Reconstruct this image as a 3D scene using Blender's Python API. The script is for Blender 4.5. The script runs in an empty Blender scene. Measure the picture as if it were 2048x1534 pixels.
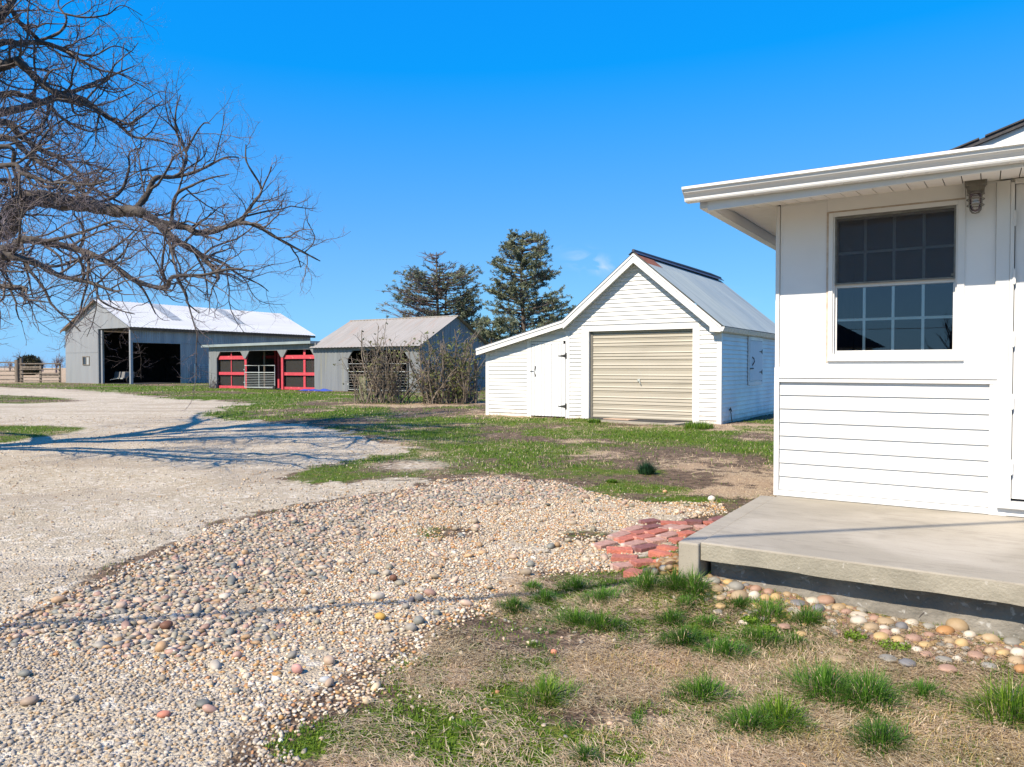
import bpy, math, random
import numpy as np
from mathutils import Vector

S = bpy.context.scene
COL = S.collection
R = math.radians
PI = math.pi

# ------------------------------------------------------------------ camera
F = 1483.0; CH = 1.3; TILT = math.atan(32 / F)
cam_d = bpy.data.cameras.new('camera')
cam = bpy.data.objects.new('camera', cam_d); COL.objects.link(cam)
cam.location = (0, 0, CH); cam.rotation_euler = (PI / 2 - TILT, 0, 0)
cam_d.sensor_width = 36; cam_d.lens = 36 * F / 2048
cam_d.clip_start = 0.05; cam_d.clip_end = 4000
S.camera = cam
S.view_settings.view_transform = 'Standard'; S.view_settings.look = 'None'
S.view_settings.exposure = 0.72; S.view_settings.gamma = 1
# ------------------------------------------------------------------ sky and sun
SUN_AZ = 41.0; SUN_EL = 43.5          # sun stands behind the camera, to the left
sun_dir = Vector((-math.sin(R(SUN_AZ)) * math.cos(R(SUN_EL)), -math.cos(R(SUN_AZ)) * math.cos(R(SUN_EL)), math.sin(R(SUN_EL))))
W = bpy.data.worlds.new('World'); S.world = W; W.use_nodes = True
wn = W.node_tree.nodes; wl = W.node_tree.links; wn.clear()
out = wn.new('ShaderNodeOutputWorld'); bg = wn.new('ShaderNodeBackground'); sky = wn.new('ShaderNodeTexSky')
sky.sky_type = 'NISHITA'; sky.sun_disc = False; sky.sun_elevation = R(SUN_EL); sky.sun_rotation = R(180 + SUN_AZ)
sky.altitude = 300; sky.air_density = 1.0; sky.dust_density = 0.4; sky.ozone_density = 3.0
bg.inputs['Strength'].default_value = 0.055
hs = wn.new('ShaderNodeHueSaturation'); hs.inputs['Saturation'].default_value = 1.35; hs.inputs['Value'].default_value = 1.0
wl.new(sky.outputs[0], hs.inputs['Color'])
def wmath(op, a, b=None, c=None):
    n = wn.new('ShaderNodeMath'); n.operation = op
    for i, v in enumerate((a, b, c)):
        if v is None: continue
        if isinstance(v, (int, float)): n.inputs[i].default_value = v
        else: wl.new(v, n.inputs[i])
    return n.outputs[0]
# compress the sky's range per channel, as the photograph's processing did
ssp = wn.new('ShaderNodeSeparateColor'); wl.new(hs.outputs[0], ssp.inputs[0]); scb = wn.new('ShaderNodeCombineColor')
wl.new(wmath('MAXIMUM', wmath('MULTIPLY_ADD', wmath('LOGARITHM', wmath('MAXIMUM', ssp.outputs[0], .05), 2.71828), 1.16, 1.28), .05), scb.inputs[0])
wl.new(wmath('MULTIPLY', wmath('POWER', wmath('MAXIMUM', ssp.outputs[1], .05), .46), 3.10), scb.inputs[1])
wl.new(wmath('MULTIPLY', wmath('POWER', wmath('MAXIMUM', ssp.outputs[2], .05), .10), 9.6), scb.inputs[2])
# one faint wisp of cirrus over the gable
tc = wn.new('ShaderNodeTexCoord')
sep = wn.new('ShaderNodeSeparateXYZ'); wl.new(tc.outputs['Generated'], sep.inputs[0])
def wisp(ax, az, wx, wz):
    dx = wmath('DIVIDE', wmath('SUBTRACT', sep.outputs[0], ax), wx)
    dz0 = wmath('SUBTRACT', sep.outputs[2], az)
    dz = wmath('DIVIDE', wmath('ADD', dz0, wmath('MULTIPLY', wmath('SUBTRACT', sep.outputs[0], ax), 0.25)), wz)
    r2 = wmath('ADD', wmath('MULTIPLY', dx, dx), wmath('MULTIPLY', dz, dz))
    g = wmath('MULTIPLY', wmath('EXPONENT', wmath('MULTIPLY', r2, -1.0)), wmath('GREATER_THAN', sep.outputs[1], 0.0))
    return g
nz = wn.new('ShaderNodeTexNoise'); nz.inputs['Scale'].default_value = 26; nz.inputs['Detail'].default_value = 6; nz.inputs['Distortion'].default_value = 1.0
mp = wn.new('ShaderNodeMapping'); mp.inputs['Scale'].default_value = (1, 1, 2.4); mp.inputs['Rotation'].default_value = (0, .3, 0)
wl.new(tc.outputs['Generated'], mp.inputs[0]); wl.new(mp.outputs[0], nz.inputs['Vector'])
nn = wmath('MAXIMUM', wmath('MULTIPLY', wmath('SUBTRACT', nz.outputs[0], 0.42), 3.0), 0.0)
w1 = wmath('MULTIPLY', wmath('ADD', wisp(0.105, 0.140, 0.028, 0.011), wmath('MULTIPLY', wisp(0.19, 0.112, 0.10, 0.012), 0.35)), nn)
w1 = wmath('MINIMUM', wmath('MULTIPLY', w1, 0.8), 0.7)
cl = wn.new('ShaderNodeMix'); cl.data_type = 'RGBA'; cl.blend_type = 'MIX'
wl.new(w1, cl.inputs[0]); wl.new(scb.outputs[0], cl.inputs[6]); cl.inputs[7].default_value = (8, 9.5, 11, 1)
wl.new(cl.outputs[2], bg.inputs['Color']); wl.new(bg.outputs[0], out.inputs[0])
sd = bpy.data.lights.new('sun', 'SUN'); sd.energy = 5.0; sd.angle = R(0.53); sd.color = (1.0, 0.885, 0.72)
so = bpy.data.objects.new('sun', sd); COL.objects.link(so)
so.rotation_euler = sun_dir.to_track_quat('Z', 'Y').to_euler(); so.location = (-20, -20, 30)

# ------------------------------------------------------------------ helpers
def ray(px, py):
    x = (px - 1024) / F; u = -(py - 767) / F
    return np.array([x, math.cos(TILT) + u * math.sin(TILT), -math.sin(TILT) + u * math.cos(TILT)])
C0 = np.array([0, 0, CH])
def G(px, py, z=0.0):
    r = ray(px, py); return C0 + r * ((z - CH) / r[2])
def atD(px, py, D):
    r = ray(px, py); return C0 + r * (D / r[1])

def vnoise(x, y, seed):
    rs = np.random.RandomState(seed); T = rs.rand(256, 256)
    xi = np.floor(x).astype(int); yi = np.floor(y).astype(int); fx = x - xi; fy = y - yi
    fx = fx * fx * (3 - 2 * fx); fy = fy * fy * (3 - 2 * fy)
    a = T[xi & 255, yi & 255]; b = T[(xi + 1) & 255, yi & 255]; c = T[xi & 255, (yi + 1) & 255]; d = T[(xi + 1) & 255, (yi + 1) & 255]
    return (a * (1 - fx) + b * fx) * (1 - fy) + (c * (1 - fx) + d * fx) * fy
def fbm(x, y, s, seed, o=4):
    v = 0; a = .5; t = 0
    for i in range(o):
        v = v + a * vnoise(x * s * 2 ** i + 37.1 * i, y * s * 2 ** i + 11.7 * i, seed + i); t += a; a *= .5
    return v / t
def sst(a, b, x):
    t = np.clip((x - a) / (b - a), 0, 1); return t * t * (3 - 2 * t)

class MB:
    """collects vertices, faces and a colour per vertex; build() links ONE mesh object"""
    def __init__(s): s.V = []; s.F = []; s.C = []; s.n = 0
    def add(s, V, Fc, col=(1, 1, 1)):
        V = np.asarray(V, float).reshape(-1, 3)
        s.V.append(V)
        if isinstance(Fc, np.ndarray): s.F.append(Fc + s.n)
        else:
            by = {}
            for f in Fc: by.setdefault(len(f), []).append(f)
            for k in by: s.F.append(np.array(by[k]) + s.n)
        c = np.asarray(col, float)
        if c.ndim == 1: c = np.tile(c[:3], (len(V), 1))
        s.C.append(c); s.n += len(V)
        return s
    def box(s, x0, x1, y0, y1, z0, z1, col=(1, 1, 1)):
        V = [(x, y, z) for z in (z0, z1) for y in (y0, y1) for x in (x0, x1)]
        return s.add(V, np.array([(0, 2, 3, 1), (4, 5, 7, 6), (0, 1, 5, 4), (2, 6, 7, 3), (0, 4, 6, 2), (1, 3, 7, 5)]), col)
    def hexa(s, P, col=(1, 1, 1)):     # 8 corners, bottom 4 then top 4, each loop in order
        return s.add(P, np.array([(3, 2, 1, 0), (4, 5, 6, 7), (0, 1, 5, 4), (1, 2, 6, 5), (2, 3, 7, 6), (3, 0, 4, 7)]), col)
    def prism(s, poly, d, col=(1, 1, 1)):   # polygon (n,3) swept by vector d
        P = np.asarray(poly, float); n = len(P); Q = P + np.asarray(d, float)
        Fc = [tuple(range(n))[::-1], tuple(range(n, 2 * n))] + [(i, (i + 1) % n, n + (i + 1) % n, n + i) for i in range(n)]
        return s.add(np.vstack([P, Q]), Fc, col)
    def tube(s, pts, rad, n=6, col=(1, 1, 1), cap=True):
        P = np.asarray(pts, float); m = len(P)
        r = np.full(m, rad, float) if np.isscalar(rad) else np.asarray(rad, float)
        T = np.gradient(P, axis=0); T /= (np.linalg.norm(T, axis=1)[:, None] + 1e-9)
        up = np.array([0, 0, 1.0]) if abs(T[0][2]) < .9 else np.array([1.0, 0, 0])
        A = np.cross(T, up); A /= (np.linalg.norm(A, axis=1)[:, None] + 1e-9); B = np.cross(T, A)
        ang = np.arange(n) * 2 * PI / n
        V = P[:, None, :] + r[:, None, None] * (np.cos(ang)[None, :, None] * A[:, None, :] + np.sin(ang)[None, :, None] * B[:, None, :])
        i = np.arange(m - 1)[:, None] * n; j = np.arange(n)[None, :]; k = (j + 1) % n
        Fq = np.stack([i + j, i + k, i + n + k, i + n + j], -1).reshape(-1, 4)
        s.add(V.reshape(-1, 3), Fq, col if np.ndim(col) == 1 else np.repeat(np.asarray(col), n, axis=0))
        if cap and n > 3:
            s.F.append(np.array([tuple(range(n))]) + s.n - m * n); s.F.append(np.array([tuple(range(n))[::-1]]) + s.n - n)
        return s
    def build(s, name, mat, parent=None, smooth=False, bevel=0):
        V = np.vstack(s.V); C = np.vstack(s.C)
        me = bpy.data.meshes.new(name); me.vertices.add(len(V)); me.vertices.foreach_set('co', V.astype(np.float32).ravel())
        loops = np.concatenate([f.ravel() for f in s.F]); sizes = np.concatenate([np.full(len(f), f.shape[1]) for f in s.F])
        me.loops.add(len(loops)); me.loops.foreach_set('vertex_index', loops.astype(np.int32))
        me.polygons.add(len(sizes)); st = np.concatenate([[0], np.cumsum(sizes)[:-1]])
        me.polygons.foreach_set('loop_start', st.astype(np.int32)); me.polygons.foreach_set('loop_total', sizes.astype(np.int32))
        me.polygons.foreach_set('use_smooth', np.full(len(sizes), bool(smooth)))
        me.update(calc_edges=True)
        a = me.color_attributes.new('col', 'FLOAT_COLOR', 'POINT')
        a.data.foreach_set('color', np.hstack([C, np.ones((len(C), 1))]).astype(np.float32).ravel())
        me.materials.append(mat)
        o = bpy.data.objects.new(name, me); COL.objects.link(o)
        if parent: o.parent = parent
        if bevel:
            b = o.modifiers.new('bevel', 'BEVEL'); b.width = bevel; b.segments = 2; b.limit_method = 'ANGLE'; b.angle_limit = R(40)
        return o
def tag(o, label=None, cat=None, group=None, kind=None):
    if label: o['label'] = label
    if cat: o['category'] = cat
    if group: o['group'] = group
    if kind: o['kind'] = kind
    return o
def thing(name, loc, rz, label, cat, group=None):
    o = bpy.data.objects.new(name, None); COL.objects.link(o)
    o.location = loc; o.rotation_euler = (0, 0, rz); o.empty_display_size = .2
    return tag(o, label, cat, group)

# ------------------------------------------------------------------ materials
def newmat(name):
    m = bpy.data.materials.new(name); m.use_nodes = True
    return m, m.node_tree.nodes, m.node_tree.links, m.node_tree.nodes['Principled BSDF']
def noise(n, l, vec, scale, det=4, dist=0):
    t = n.new('ShaderNodeTexNoise'); t.inputs['Scale'].default_value = scale; t.inputs['Detail'].default_value = det
    t.inputs['Distortion'].default_value = dist; l.new(vec, t.inputs['Vector']); return t.outputs[0]
def mixc(n, l, fac, a, b, mode='MIX'):
    t = n.new('ShaderNodeMix'); t.data_type = 'RGBA'; t.blend_type = mode
    for i, v in ((0, fac), (6, a), (7, b)):
        if isinstance(v, (int, float)): t.inputs[i].default_value = v
        elif isinstance(v, tuple): t.inputs[i].default_value = v + (1,) if len(v) == 3 else v
        else: l.new(v, t.inputs[i])
    return t.outputs[2]
def mth(n, l, op, a, b=None):
    t = n.new('ShaderNodeMath'); t.operation = op
    for i, v in ((0, a), (1, b)):
        if v is None: continue
        if isinstance(v, (int, float)): t.inputs[i].default_value = v
        else: l.new(v, t.inputs[i])
    return t.outputs[0]
def rng_(n, l, v, a, b, c=0., d=1.):
    t = n.new('ShaderNodeMapRange'); t.interpolation_type = 'SMOOTHSTEP'
    l.new(v, t.inputs[0])
    for i, q in enumerate((a, b, c, d)): t.inputs[i + 1].default_value = q
    return t.outputs[0]
def pm(name, c1, c2=None, scale=4, rough=.6, metal=0, bump=0, bscale=60, stretch=(1, 1, 1), spec=.5, attr=False, det=5, c3=None, s3=1.2, t3=(.55, .7), bdist=.01):
    m, n, l, b = newmat(name)
    tcn = n.new('ShaderNodeTexCoord'); mpn = n.new('ShaderNodeMapping'); mpn.inputs['Scale'].default_value = stretch
    l.new(tcn.outputs['Object'], mpn.inputs[0]); vec = mpn.outputs[0]
    if c2 is None: c2 = tuple(x * .88 for x in c1)
    f = rng_(n, l, noise(n, l, vec, scale, det), .3, .7)
    c = mixc(n, l, f, c1, c2)
    if c3: c = mixc(n, l, rng_(n, l, noise(n, l, vec, s3, 6, .4), t3[0], t3[1]), c, c3)
    if attr:
        a = n.new('ShaderNodeVertexColor'); a.layer_name = 'col'; c = mixc(n, l, 1.0, c, a.outputs[0], 'MULTIPLY')
    l.new(c, b.inputs['Base Color']); b.inputs['Metallic'].default_value = metal
    rr = n.new('ShaderNodeMapRange'); l.new(f, rr.inputs[0]); rr.inputs[3].default_value = max(0, rough - .08); rr.inputs[4].default_value = min(1, rough + .08)
    l.new(rr.outputs[0], b.inputs['Roughness']); b.inputs['Specular IOR Level'].default_value = spec
    if bump:
        bn = n.new('ShaderNodeBump'); bn.inputs['Strength'].default_value = bump; bn.inputs['Distance'].default_value = bdist
        l.new(noise(n, l, vec, bscale, 4), bn.inputs['Height']); l.new(bn.outputs[0], b.inputs['Normal'])
    return m
M = {}
def vinyl():
    m = pm('white_vinyl', (.66, .655, .64), (.63, .625, .61), 1.5, .42, bump=.10, bscale=9, c3=(.58, .57, .53), s3=2.2, t3=(.62, .85), bdist=.004)
    n, l = m.node_tree.nodes, m.node_tree.links; b = n['Principled BSDF']; src = b.inputs['Base Color'].links[0].from_socket
    tcn = n.new('ShaderNodeTexCoord'); sx = n.new('ShaderNodeSeparateXYZ'); l.new(tcn.outputs['Object'], sx.inputs[0])
    h = mth(n, l, 'ADD', sx.outputs[2], mth(n, l, 'MULTIPLY', mth(n, l, 'SUBTRACT', noise(n, l, tcn.outputs['Object'], 7, 5), .5), .55))
    f = mth(n, l, 'MULTIPLY', rng_(n, l, h, .30, -.02), .55)      # mud splashed up by rain
    l.new(mixc(n, l, f, src, (.36, .31, .24)), b.inputs['Base Color']); return m
M['vinyl'] = vinyl()
M['trim'] = pm('white_trim', (.68, .675, .66), (.645, .64, .63), 2, .38, c3=(.66, .64, .58), s3=3.5, t3=(.66, .85))
M['panel'] = pm('painted_panel', (.75, .745, .735), (.715, .71, .70), 3, .62, bump=.12, bscale=140, bdist=.003, c3=(.72, .70, .67), s3=2.5, t3=(.6, .9))
M['soffit'] = pm('soffit_vinyl', (.80, .76, .71), (.76, .72, .67), 3, .5)
M['caulk'] = pm('old_caulk', (.42, .32, .25), (.58, .50, .42), 14, .8)
M['gutter'] = pm('gutter_aluminium', (.74, .735, .72), (.70, .695, .68), 2, .28, c3=(.68, .67, .63), s3=4, t3=(.68, .9))
M['shingle'] = pm('dark_shingle', (.035, .035, .042), (.07, .065, .065), 30, .9, bump=.5, bscale=90)
M['concrete'] = pm('concrete', (.325, .288, .228), (.27, .24, .19), 1.6, .85, bump=.25, bscale=120, c3=(.37, .33, .27), s3=1.1, t3=(.5, .72), bdist=.004)
m_, n_, l_ = M['concrete'], M['concrete'].node_tree.nodes, M['concrete'].node_tree.links; b_ = n_['Principled BSDF']; src_ = b_.inputs['Base Color'].links[0].from_socket
tc_ = n_.new('ShaderNodeTexCoord'); mp_ = n_.new('ShaderNodeMapping'); mp_.inputs['Scale'].default_value = (1, 3.5, 1); mp_.inputs['Rotation'].default_value = (0, 0, .25); l_.new(tc_.outputs['Object'], mp_.inputs[0])
c_ = mixc(n_, l_, mth(n_, l_, 'MULTIPLY', rng_(n_, l_, noise(n_, l_, mp_.outputs[0], 4.5, 7, 1.2), .48, .70), .40), src_, (.19, .165, .13))     # trowel smears
c_ = mixc(n_, l_, mth(n_, l_, 'MULTIPLY', rng_(n_, l_, noise(n_, l_, tc_.outputs['Object'], 130, 3), .60, .72), .55), c_, (.15, .13, .10))      # pits and grit
c_ = mixc(n_, l_, mth(n_, l_, 'MULTIPLY', rng_(n_, l_, noise(n_, l_, tc_.outputs['Object'], 1.1, 6, .8), .55, .75), .5), c_, (.40, .36, .30)); l_.new(c_, b_.inputs['Base Color'])
M['concrete_edge'] = pm('rough_concrete', (.30, .272, .215), (.235, .215, .17), 7, .9, bump=.6, bscale=70, c3=(.36, .33, .28), s3=38, t3=(.66, .72), bdist=.008)
M['foundation'] = pm('old_foundation', (.24, .22, .19), (.16, .148, .128), 5, .95, bump=1.0, bscale=30, c3=(.36, .35, .33), s3=26, t3=(.6, .7), bdist=.012)
M['black'] = pm('black_iron', (.012, .012, .012), (.03, .028, .026), 20, .5)
M['greymetal'] = pm('grey_cast_metal', (.20, .19, .165), (.15, .14, .12), 20, .5, metal=.3)
M['galv_tube'] = pm('galvanised_tube', (.50, .52, .50), (.38, .40, .38), 5, .45, metal=.3)
M['door_w'] = pm('white_painted_boards', (.68, .685, .69), (.63, .635, .64), 6, .6, stretch=(6, 6, .7), c3=(.55, .52, .47), s3=5, t3=(.70, .80))
M['cream'] = pm('cream_rollup_steel', (.40, .365, .30), (.36, .33, .27), 1.5, .5, stretch=(.5, 1, 1.5), c3=(.33, .30, .245), s3=1.6, t3=(.5, .75))
M['mat'] = pm('dark_rubber_mat', (.03, .03, .03), (.055, .05, .048), 60, .9, bump=.6, bscale=200)
M['board'] = pm('tan_board', (.50, .36, .26), (.42, .30, .22), 8, .8)
M['galv_roof'] = pm('galvanised_roof', (.235, .275, .275), (.29, .33, .325), 2.2, .48, metal=.15, stretch=(.35, 3.5, .35), c3=(.17, .20, .205), s3=.9, t3=(.55, .8))
M['rust'] = pm('rusty_sheet', (.20, .07, .04), (.12, .045, .03), 9, .85)
M['ridge'] = pm('dark_ridge_cap', (.03, .035, .06), (.055, .055, .08), 9, .55)
M['barn_wall'] = pm('weathered_galvanised_wall', (.34, .345, .35), (.28, .285, .295), .6, .45, metal=.35, stretch=(3, 3, .35), c3=(.28, .29, .30), s3=.35, t3=(.55, .8))
M['barn_roof'] = pm('pale_metal_roof', (.58, .57, .54), (.51, .50, .475), .4, .6, stretch=(2, .4, 1), spec=.3)
M['skylight'] = pm('grey_fibreglass', (.33, .35, .36), (.26, .28, .29), 1.5, .5)
M['shed_roof'] = pm('rust_tinted_roof', (.30, .275, .245), (.25, .23, .205), .9, .7, stretch=(3.5, .5, 1), c3=(.29, .215, .17), s3=.8, t3=(.52, .75))
M['shed_wall'] = pm('grey_sheet_wall', (.19, .20, .205), (.145, .155, .165), 1.2, .5, stretch=(4, 4, .3), c3=(.22, .21, .15), s3=1.0, t3=(.58, .8))
M['dark_in'] = pm('shade_black', (.03, .028, .03), (.018, .017, .018), 3, .95)  # near-black colour stands in for the shade inside buildings and behind gaps
M['red'] = pm('faded_red_paint', (.50, .05, .07), (.40, .04, .055), 6, .65, c3=(.62, .14, .14), s3=5, t3=(.6, .75))
M['wood_old'] = pm('weathered_wood', (.20, .165, .13), (.11, .09, .07), 5, .9, stretch=(1, 1, .3), bump=.5, bscale=25)
M['wood_eave'] = pm('brown_fascia_wood', (.16, .10, .065), (.09, .06, .04), 5, .9)
M['moss'] = pm('mossy_post', (.24, .23, .15), (.15, .17, .08), 7, .95, stretch=(2, 2, .6), bump=.6, bscale=20, c3=(.40, .38, .34), s3=4, t3=(.66, .72))
M['tarp'] = pm('blue_tarp', (.02, .05, .30), (.03, .08, .42), 6, .45)
M['brick'] = pm('red_brick', (1.0, 1.0, 1.0), (.70, .68, .68), 26, .9, bump=.9, bscale=70, attr=True, c3=(1.3, 1.9, 2.1), s3=9, t3=(.52, .70), bdist=.008)
M['stone'] = pm('river_stone', (1, 1, 1), (.84, .82, .80), 26, .62, attr=True, bump=.15, bscale=160, spec=.35, bdist=.003)
M['bark'] = pm('bark', (.9, .9, .9), (.45, .43, .42), 9, .95, attr=True, bump=.8, bscale=26, stretch=(1, 1, 1), bdist=.02)
M['truck'] = pm('pale_truck_paint', (.20, .20, .20), (.17, .17, .17), 4, .4)
M['shade_glass'] = pm('dark_glass', (.03, .035, .04), (.02, .02, .025), 4, .1)

def leafmat(name, c1, c2, scale=3, trans=.35, rough=.55):
    m, n, l, b = newmat(name)
    a = n.new('ShaderNodeVertexColor'); a.layer_name = 'col'
    tcn = n.new('ShaderNodeTexCoord'); f = noise(n, l, tcn.outputs['Object'], scale, 3)
    c = mixc(n, l, rng_(n, l, f, .3, .7), c1, c2); c = mixc(n, l, 1.0, c, a.outputs[0], 'MULTIPLY')
    l.new(c, b.inputs['Base Color']); b.inputs['Roughness'].default_value = rough; b.inputs['Specular IOR Level'].default_value = .3
    t = n.new('ShaderNodeBsdfTranslucent'); l.new(c, t.inputs[0]); mx = n.new('ShaderNodeMixShader'); mx.inputs[0].default_value = trans
    l.new(b.outputs[0], mx.inputs[1]); l.new(t.outputs[0], mx.inputs[2]); l.new(mx.outputs[0], n['Material Output'].inputs[0])
    return m
M['grass'] = leafmat('grass_blades', (1, 1, 1), (.8, .85, .8), 2.0)
M['needle'] = leafmat('pine_needles', (1, 1, 1), (.7, .75, .7), .8, .2)
M['leaf'] = leafmat('small_leaves', (1, 1, 1), (.8, .8, .8), 3, .35)

def glassmat(name, refl, tintc):
    m, n, l, b = newmat(name); n.remove(b)
    fr = n.new('ShaderNodeFresnel'); fr.inputs[0].default_value = 1.5
    g = n.new('ShaderNodeBsdfGlossy'); g.inputs['Roughness'].default_value = .008; g.inputs[0].default_value = (1.0, .86, 1.0, 1)
    t = n.new('ShaderNodeBsdfTransparent'); t.inputs[0].default_value = tintc + (1,)
    mx = n.new('ShaderNodeMixShader')
    k = mth(n, l, 'MINIMUM', mth(n, l, 'MULTIPLY', fr.outputs[0], refl), 1.0)
    l.new(k, mx.inputs[0]); l.new(t.outputs[0], mx.inputs[1]); l.new(g.outputs[0], mx.inputs[2]); l.new(mx.outputs[0], n['Material Output'].inputs[0])
    return m
M['glass'] = glassmat('window_glass', 2.3, (.93, .98, .96))
M['jar'] = glassmat('jar_glass', 2.0, (.8, .82, .8))
def screenmat(name, col, dens):
    m, n, l, b = newmat(name)
    b.inputs['Base Color'].default_value = col + (1,); b.inputs['Roughness'].default_value = .7
    t = n.new('ShaderNodeBsdfTransparent'); mx = n.new('ShaderNodeMixShader'); mx.inputs[0].default_value = dens
    l.new(t.outputs[0], mx.inputs[1]); l.new(b.outputs[0], mx.inputs[2]); l.new(mx.outputs[0], n['Material Output'].inputs[0])
    return m
M['screen'] = screenmat('insect_screen', (.05, .053, .062), .40)
M['chicken'] = screenmat('dark_wire_mesh', (.06, .055, .05), .30)

# ------------------------------------------------------------------ the lie of the land
hO = G(1549, 990, .34); hO[2] = 0; A = R(32.7)
gO = G(1441, 849); bO = G(262, 768.6); mO = G(632, 781)
uu = np.array([math.cos(A), -math.sin(A)]); vv = np.array([math.sin(A), math.cos(A)])
def loc_h(x, y):
    dx = x - hO[0]; dy = y - hO[1]; return dx * uu[0] + dy * uu[1], dx * vv[0] + dy * vv[1]
def gz(x, y):
    x = np.asarray(x, float); y = np.asarray(y, float)
    d = np.hypot(x, y)
    z = (fbm(x, y, .8, 5) - .5) * .05 * sst(3, 12, d) + (fbm(x, y, 3.5, 9) - .5) * .03
    u, v = loc_h(x, y)
    near = np.exp(-((np.maximum(0, -(v + 1.66)) / .45) ** 2)) * sst(-.5, .2, u)
    z = z + np.maximum(near * (.115 - .045 * np.clip(u, 0, 1.6)), .12 * np.exp(-(np.clip(-.05 - u, 0, 9) / .42) ** 2 - (np.clip(u, 0, 9) / .3) ** 2) * sst(.35, -.7, v) * sst(-2.35, -1.75, v))
    z = z + (fbm(x, y, .05, 3) - .5) * .5 * sst(85, 200, d)
    return z
def Gz(px, py, dz=0.0):
    z = 0.0
    for _ in range(12):
        p = G(px, py, z + dz); z = .5 * z + .5 * float(gz(p[0], p[1]))
    return np.array([p[0], p[1], z])
def inpoly(x, y, P):
    P = np.asarray(P); ins = np.zeros(np.shape(x), bool); j = len(P) - 1
    for i in range(len(P)):
        xi, yi = P[i]; xj, yj = P[j]
        c = ((yi > y) != (yj > y)) & (x < (xj - xi) * (y - yi) / (yj - yi + 1e-12) + xi); ins ^= c; j = i
    return ins
def pdist(x, y, P):
    P = np.asarray(P); d = np.full(np.shape(x), 1e9)
    for i in range(len(P)):
        a = P[i]; b = P[(i + 1) % len(P)]; e = b - a
        t = np.clip(((x - a[0]) * e[0] + (y - a[1]) * e[1]) / (e @ e + 1e-12), 0, 1)
        d = np.minimum(d, np.hypot(x - a[0] - t * e[0], y - a[1] - t * e[1]))
    return d
def sd_(x, y, P): d = pdist(x, y, P); return np.where(inpoly(x, y, P), d, -d)
def gp(L): return np.array([G(a, b)[:2] for a, b in L])
DRIVE = gp([(-900, 772), (0, 775), (195, 782), (264, 789), (330, 797), (488, 807), (430, 818), (390, 832), (470, 842), (600, 849), (680, 866), (760, 885),
            (800, 897), (720, 915), (640, 930), (545, 948), (530, 962), (620, 972), (800, 962), (860, 965), (760, 985), (640, 1005), (500, 1020), (430, 1048), (300, 1103), (200, 1160), (60, 1215), (0, 1236), (-500, 1350), (-1500, 1000)])
ISLE1 = gp([(-400, 788), (0, 790), (110, 793), (185, 802), (120, 806), (0, 808), (-400, 812)])
ISLE2 = gp([(-700, 852), (0, 850), (120, 850), (195, 856), (150, 870), (60, 880), (0, 886), (-700, 905)])
BED = gp([(-300, 1330), (0, 1240), (60, 1213), (200, 1160), (300, 1105), (420, 1052), (600, 1012), (760, 986), (880, 960), (1000, 953), (1100, 964), (1180, 985), (1290, 1006), (1425, 1006),
          (1445, 1028), (1385, 1050), (1360, 1120), (1230, 1150), (1100, 1152), (1005, 1190), (1000, 1216), (880, 1262), (800, 1330), (735, 1392), (640, 1430), (560, 1480), (500, 1640), (-100, 1700)])
CRUSH = gp([(-300, 1330), (0, 1300), (200, 1310), (330, 1340), (470, 1400), (600, 1450), (560, 1480), (480, 1700), (-200, 1700)])
BIG = gp([(0, 1240), (60, 1213), (200, 1160), (300, 1105), (420, 1052), (600, 1012), (760, 986), (880, 960), (1000, 953), (1100, 964), (1180, 985), (1100, 1000), (900, 1020), (760, 1060), (680, 1120), (620, 1200), (560, 1280), (400, 1300), (250, 1300), (0, 1290)])
def blobs(x, y, L):
    w = np.zeros(np.shape(x))
    for (px, py, rx, ry, a) in L:
        c = G(px, py); D = c[1]; sx = rx * D / F; sy = max(.05, ry * D * D / (F * CH))
        q = ((x - c[0]) / sx) ** 2 + ((y - c[1]) / sy) ** 2
        w = w + a * np.exp(-q * 1.2)
    return w
GREEN = [(560, 793, 190, 9, .8), (330, 778, 300, 5, .5), (480, 838, 120, 7, .7), (730, 822, 90, 6, .9), (850, 870, 120, 14, .6), (1000, 935, 110, 14, .6), (900, 945, 120, 10, .5), (650, 955, 90, 10, .5), (1260, 975, 130, 14, .9), (1380, 1000, 120, 8, .9),
         (1180, 868, 160, 10, .6), (1400, 880, 90, 18, .8), (1060, 843, 90, 6, .6), (1290, 862, 60, 10, .5), (1530, 905, 60, 9, .4), (1050, 900, 140, 16, .45),
         (760, 1470, 200, 70, 1.1), (1000, 1500, 140, 50, 1.0), (1090, 1490, 160, 40, .9), (600, 1500, 110, 50, .7), (960, 1400, 80, 40, .6), (1200, 1500, 140, 40, .8), (1900, 1420, 160, 60, .6), (1900, 1510, 120, 40, .8), (1380, 1160, 60, 20, .4), (1100, 1200, 140, 36, .7), (1330, 1230, 160, 50, .45), (1450, 1290, 170, 34, .5), (1700, 1420, 200, 50, .4), (900, 1390, 60, 16, .5), (1050, 1330, 70, 18, .45), (1560, 1450, 120, 40, .5), (1360, 1440, 90, 30, .4)]
TAN = [(1060, 828, 120, 7, .8), (1000, 840, 60, 6, .6), (1290, 858, 90, 6, .8), (1520, 858, 120, 12, 1.0), (800, 812, 160, 5, .6), (1180, 905, 120, 6, .5), (1440, 925, 160, 20, .6), (1500, 960, 90, 18, .7), (1480, 985, 70, 12, .7), (900, 1340, 140, 40, .6), (1150, 1320, 160, 50, .7), (1300, 1340, 160, 50, .8),
       (1550, 1350, 200, 40, .6), (1600, 1500, 240, 60, .8), (1950, 1500, 160, 50, .8), (1700, 1270, 160, 40, .5), (860, 1290, 90, 30, .6), (720, 1400, 80, 20, .5)]
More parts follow.
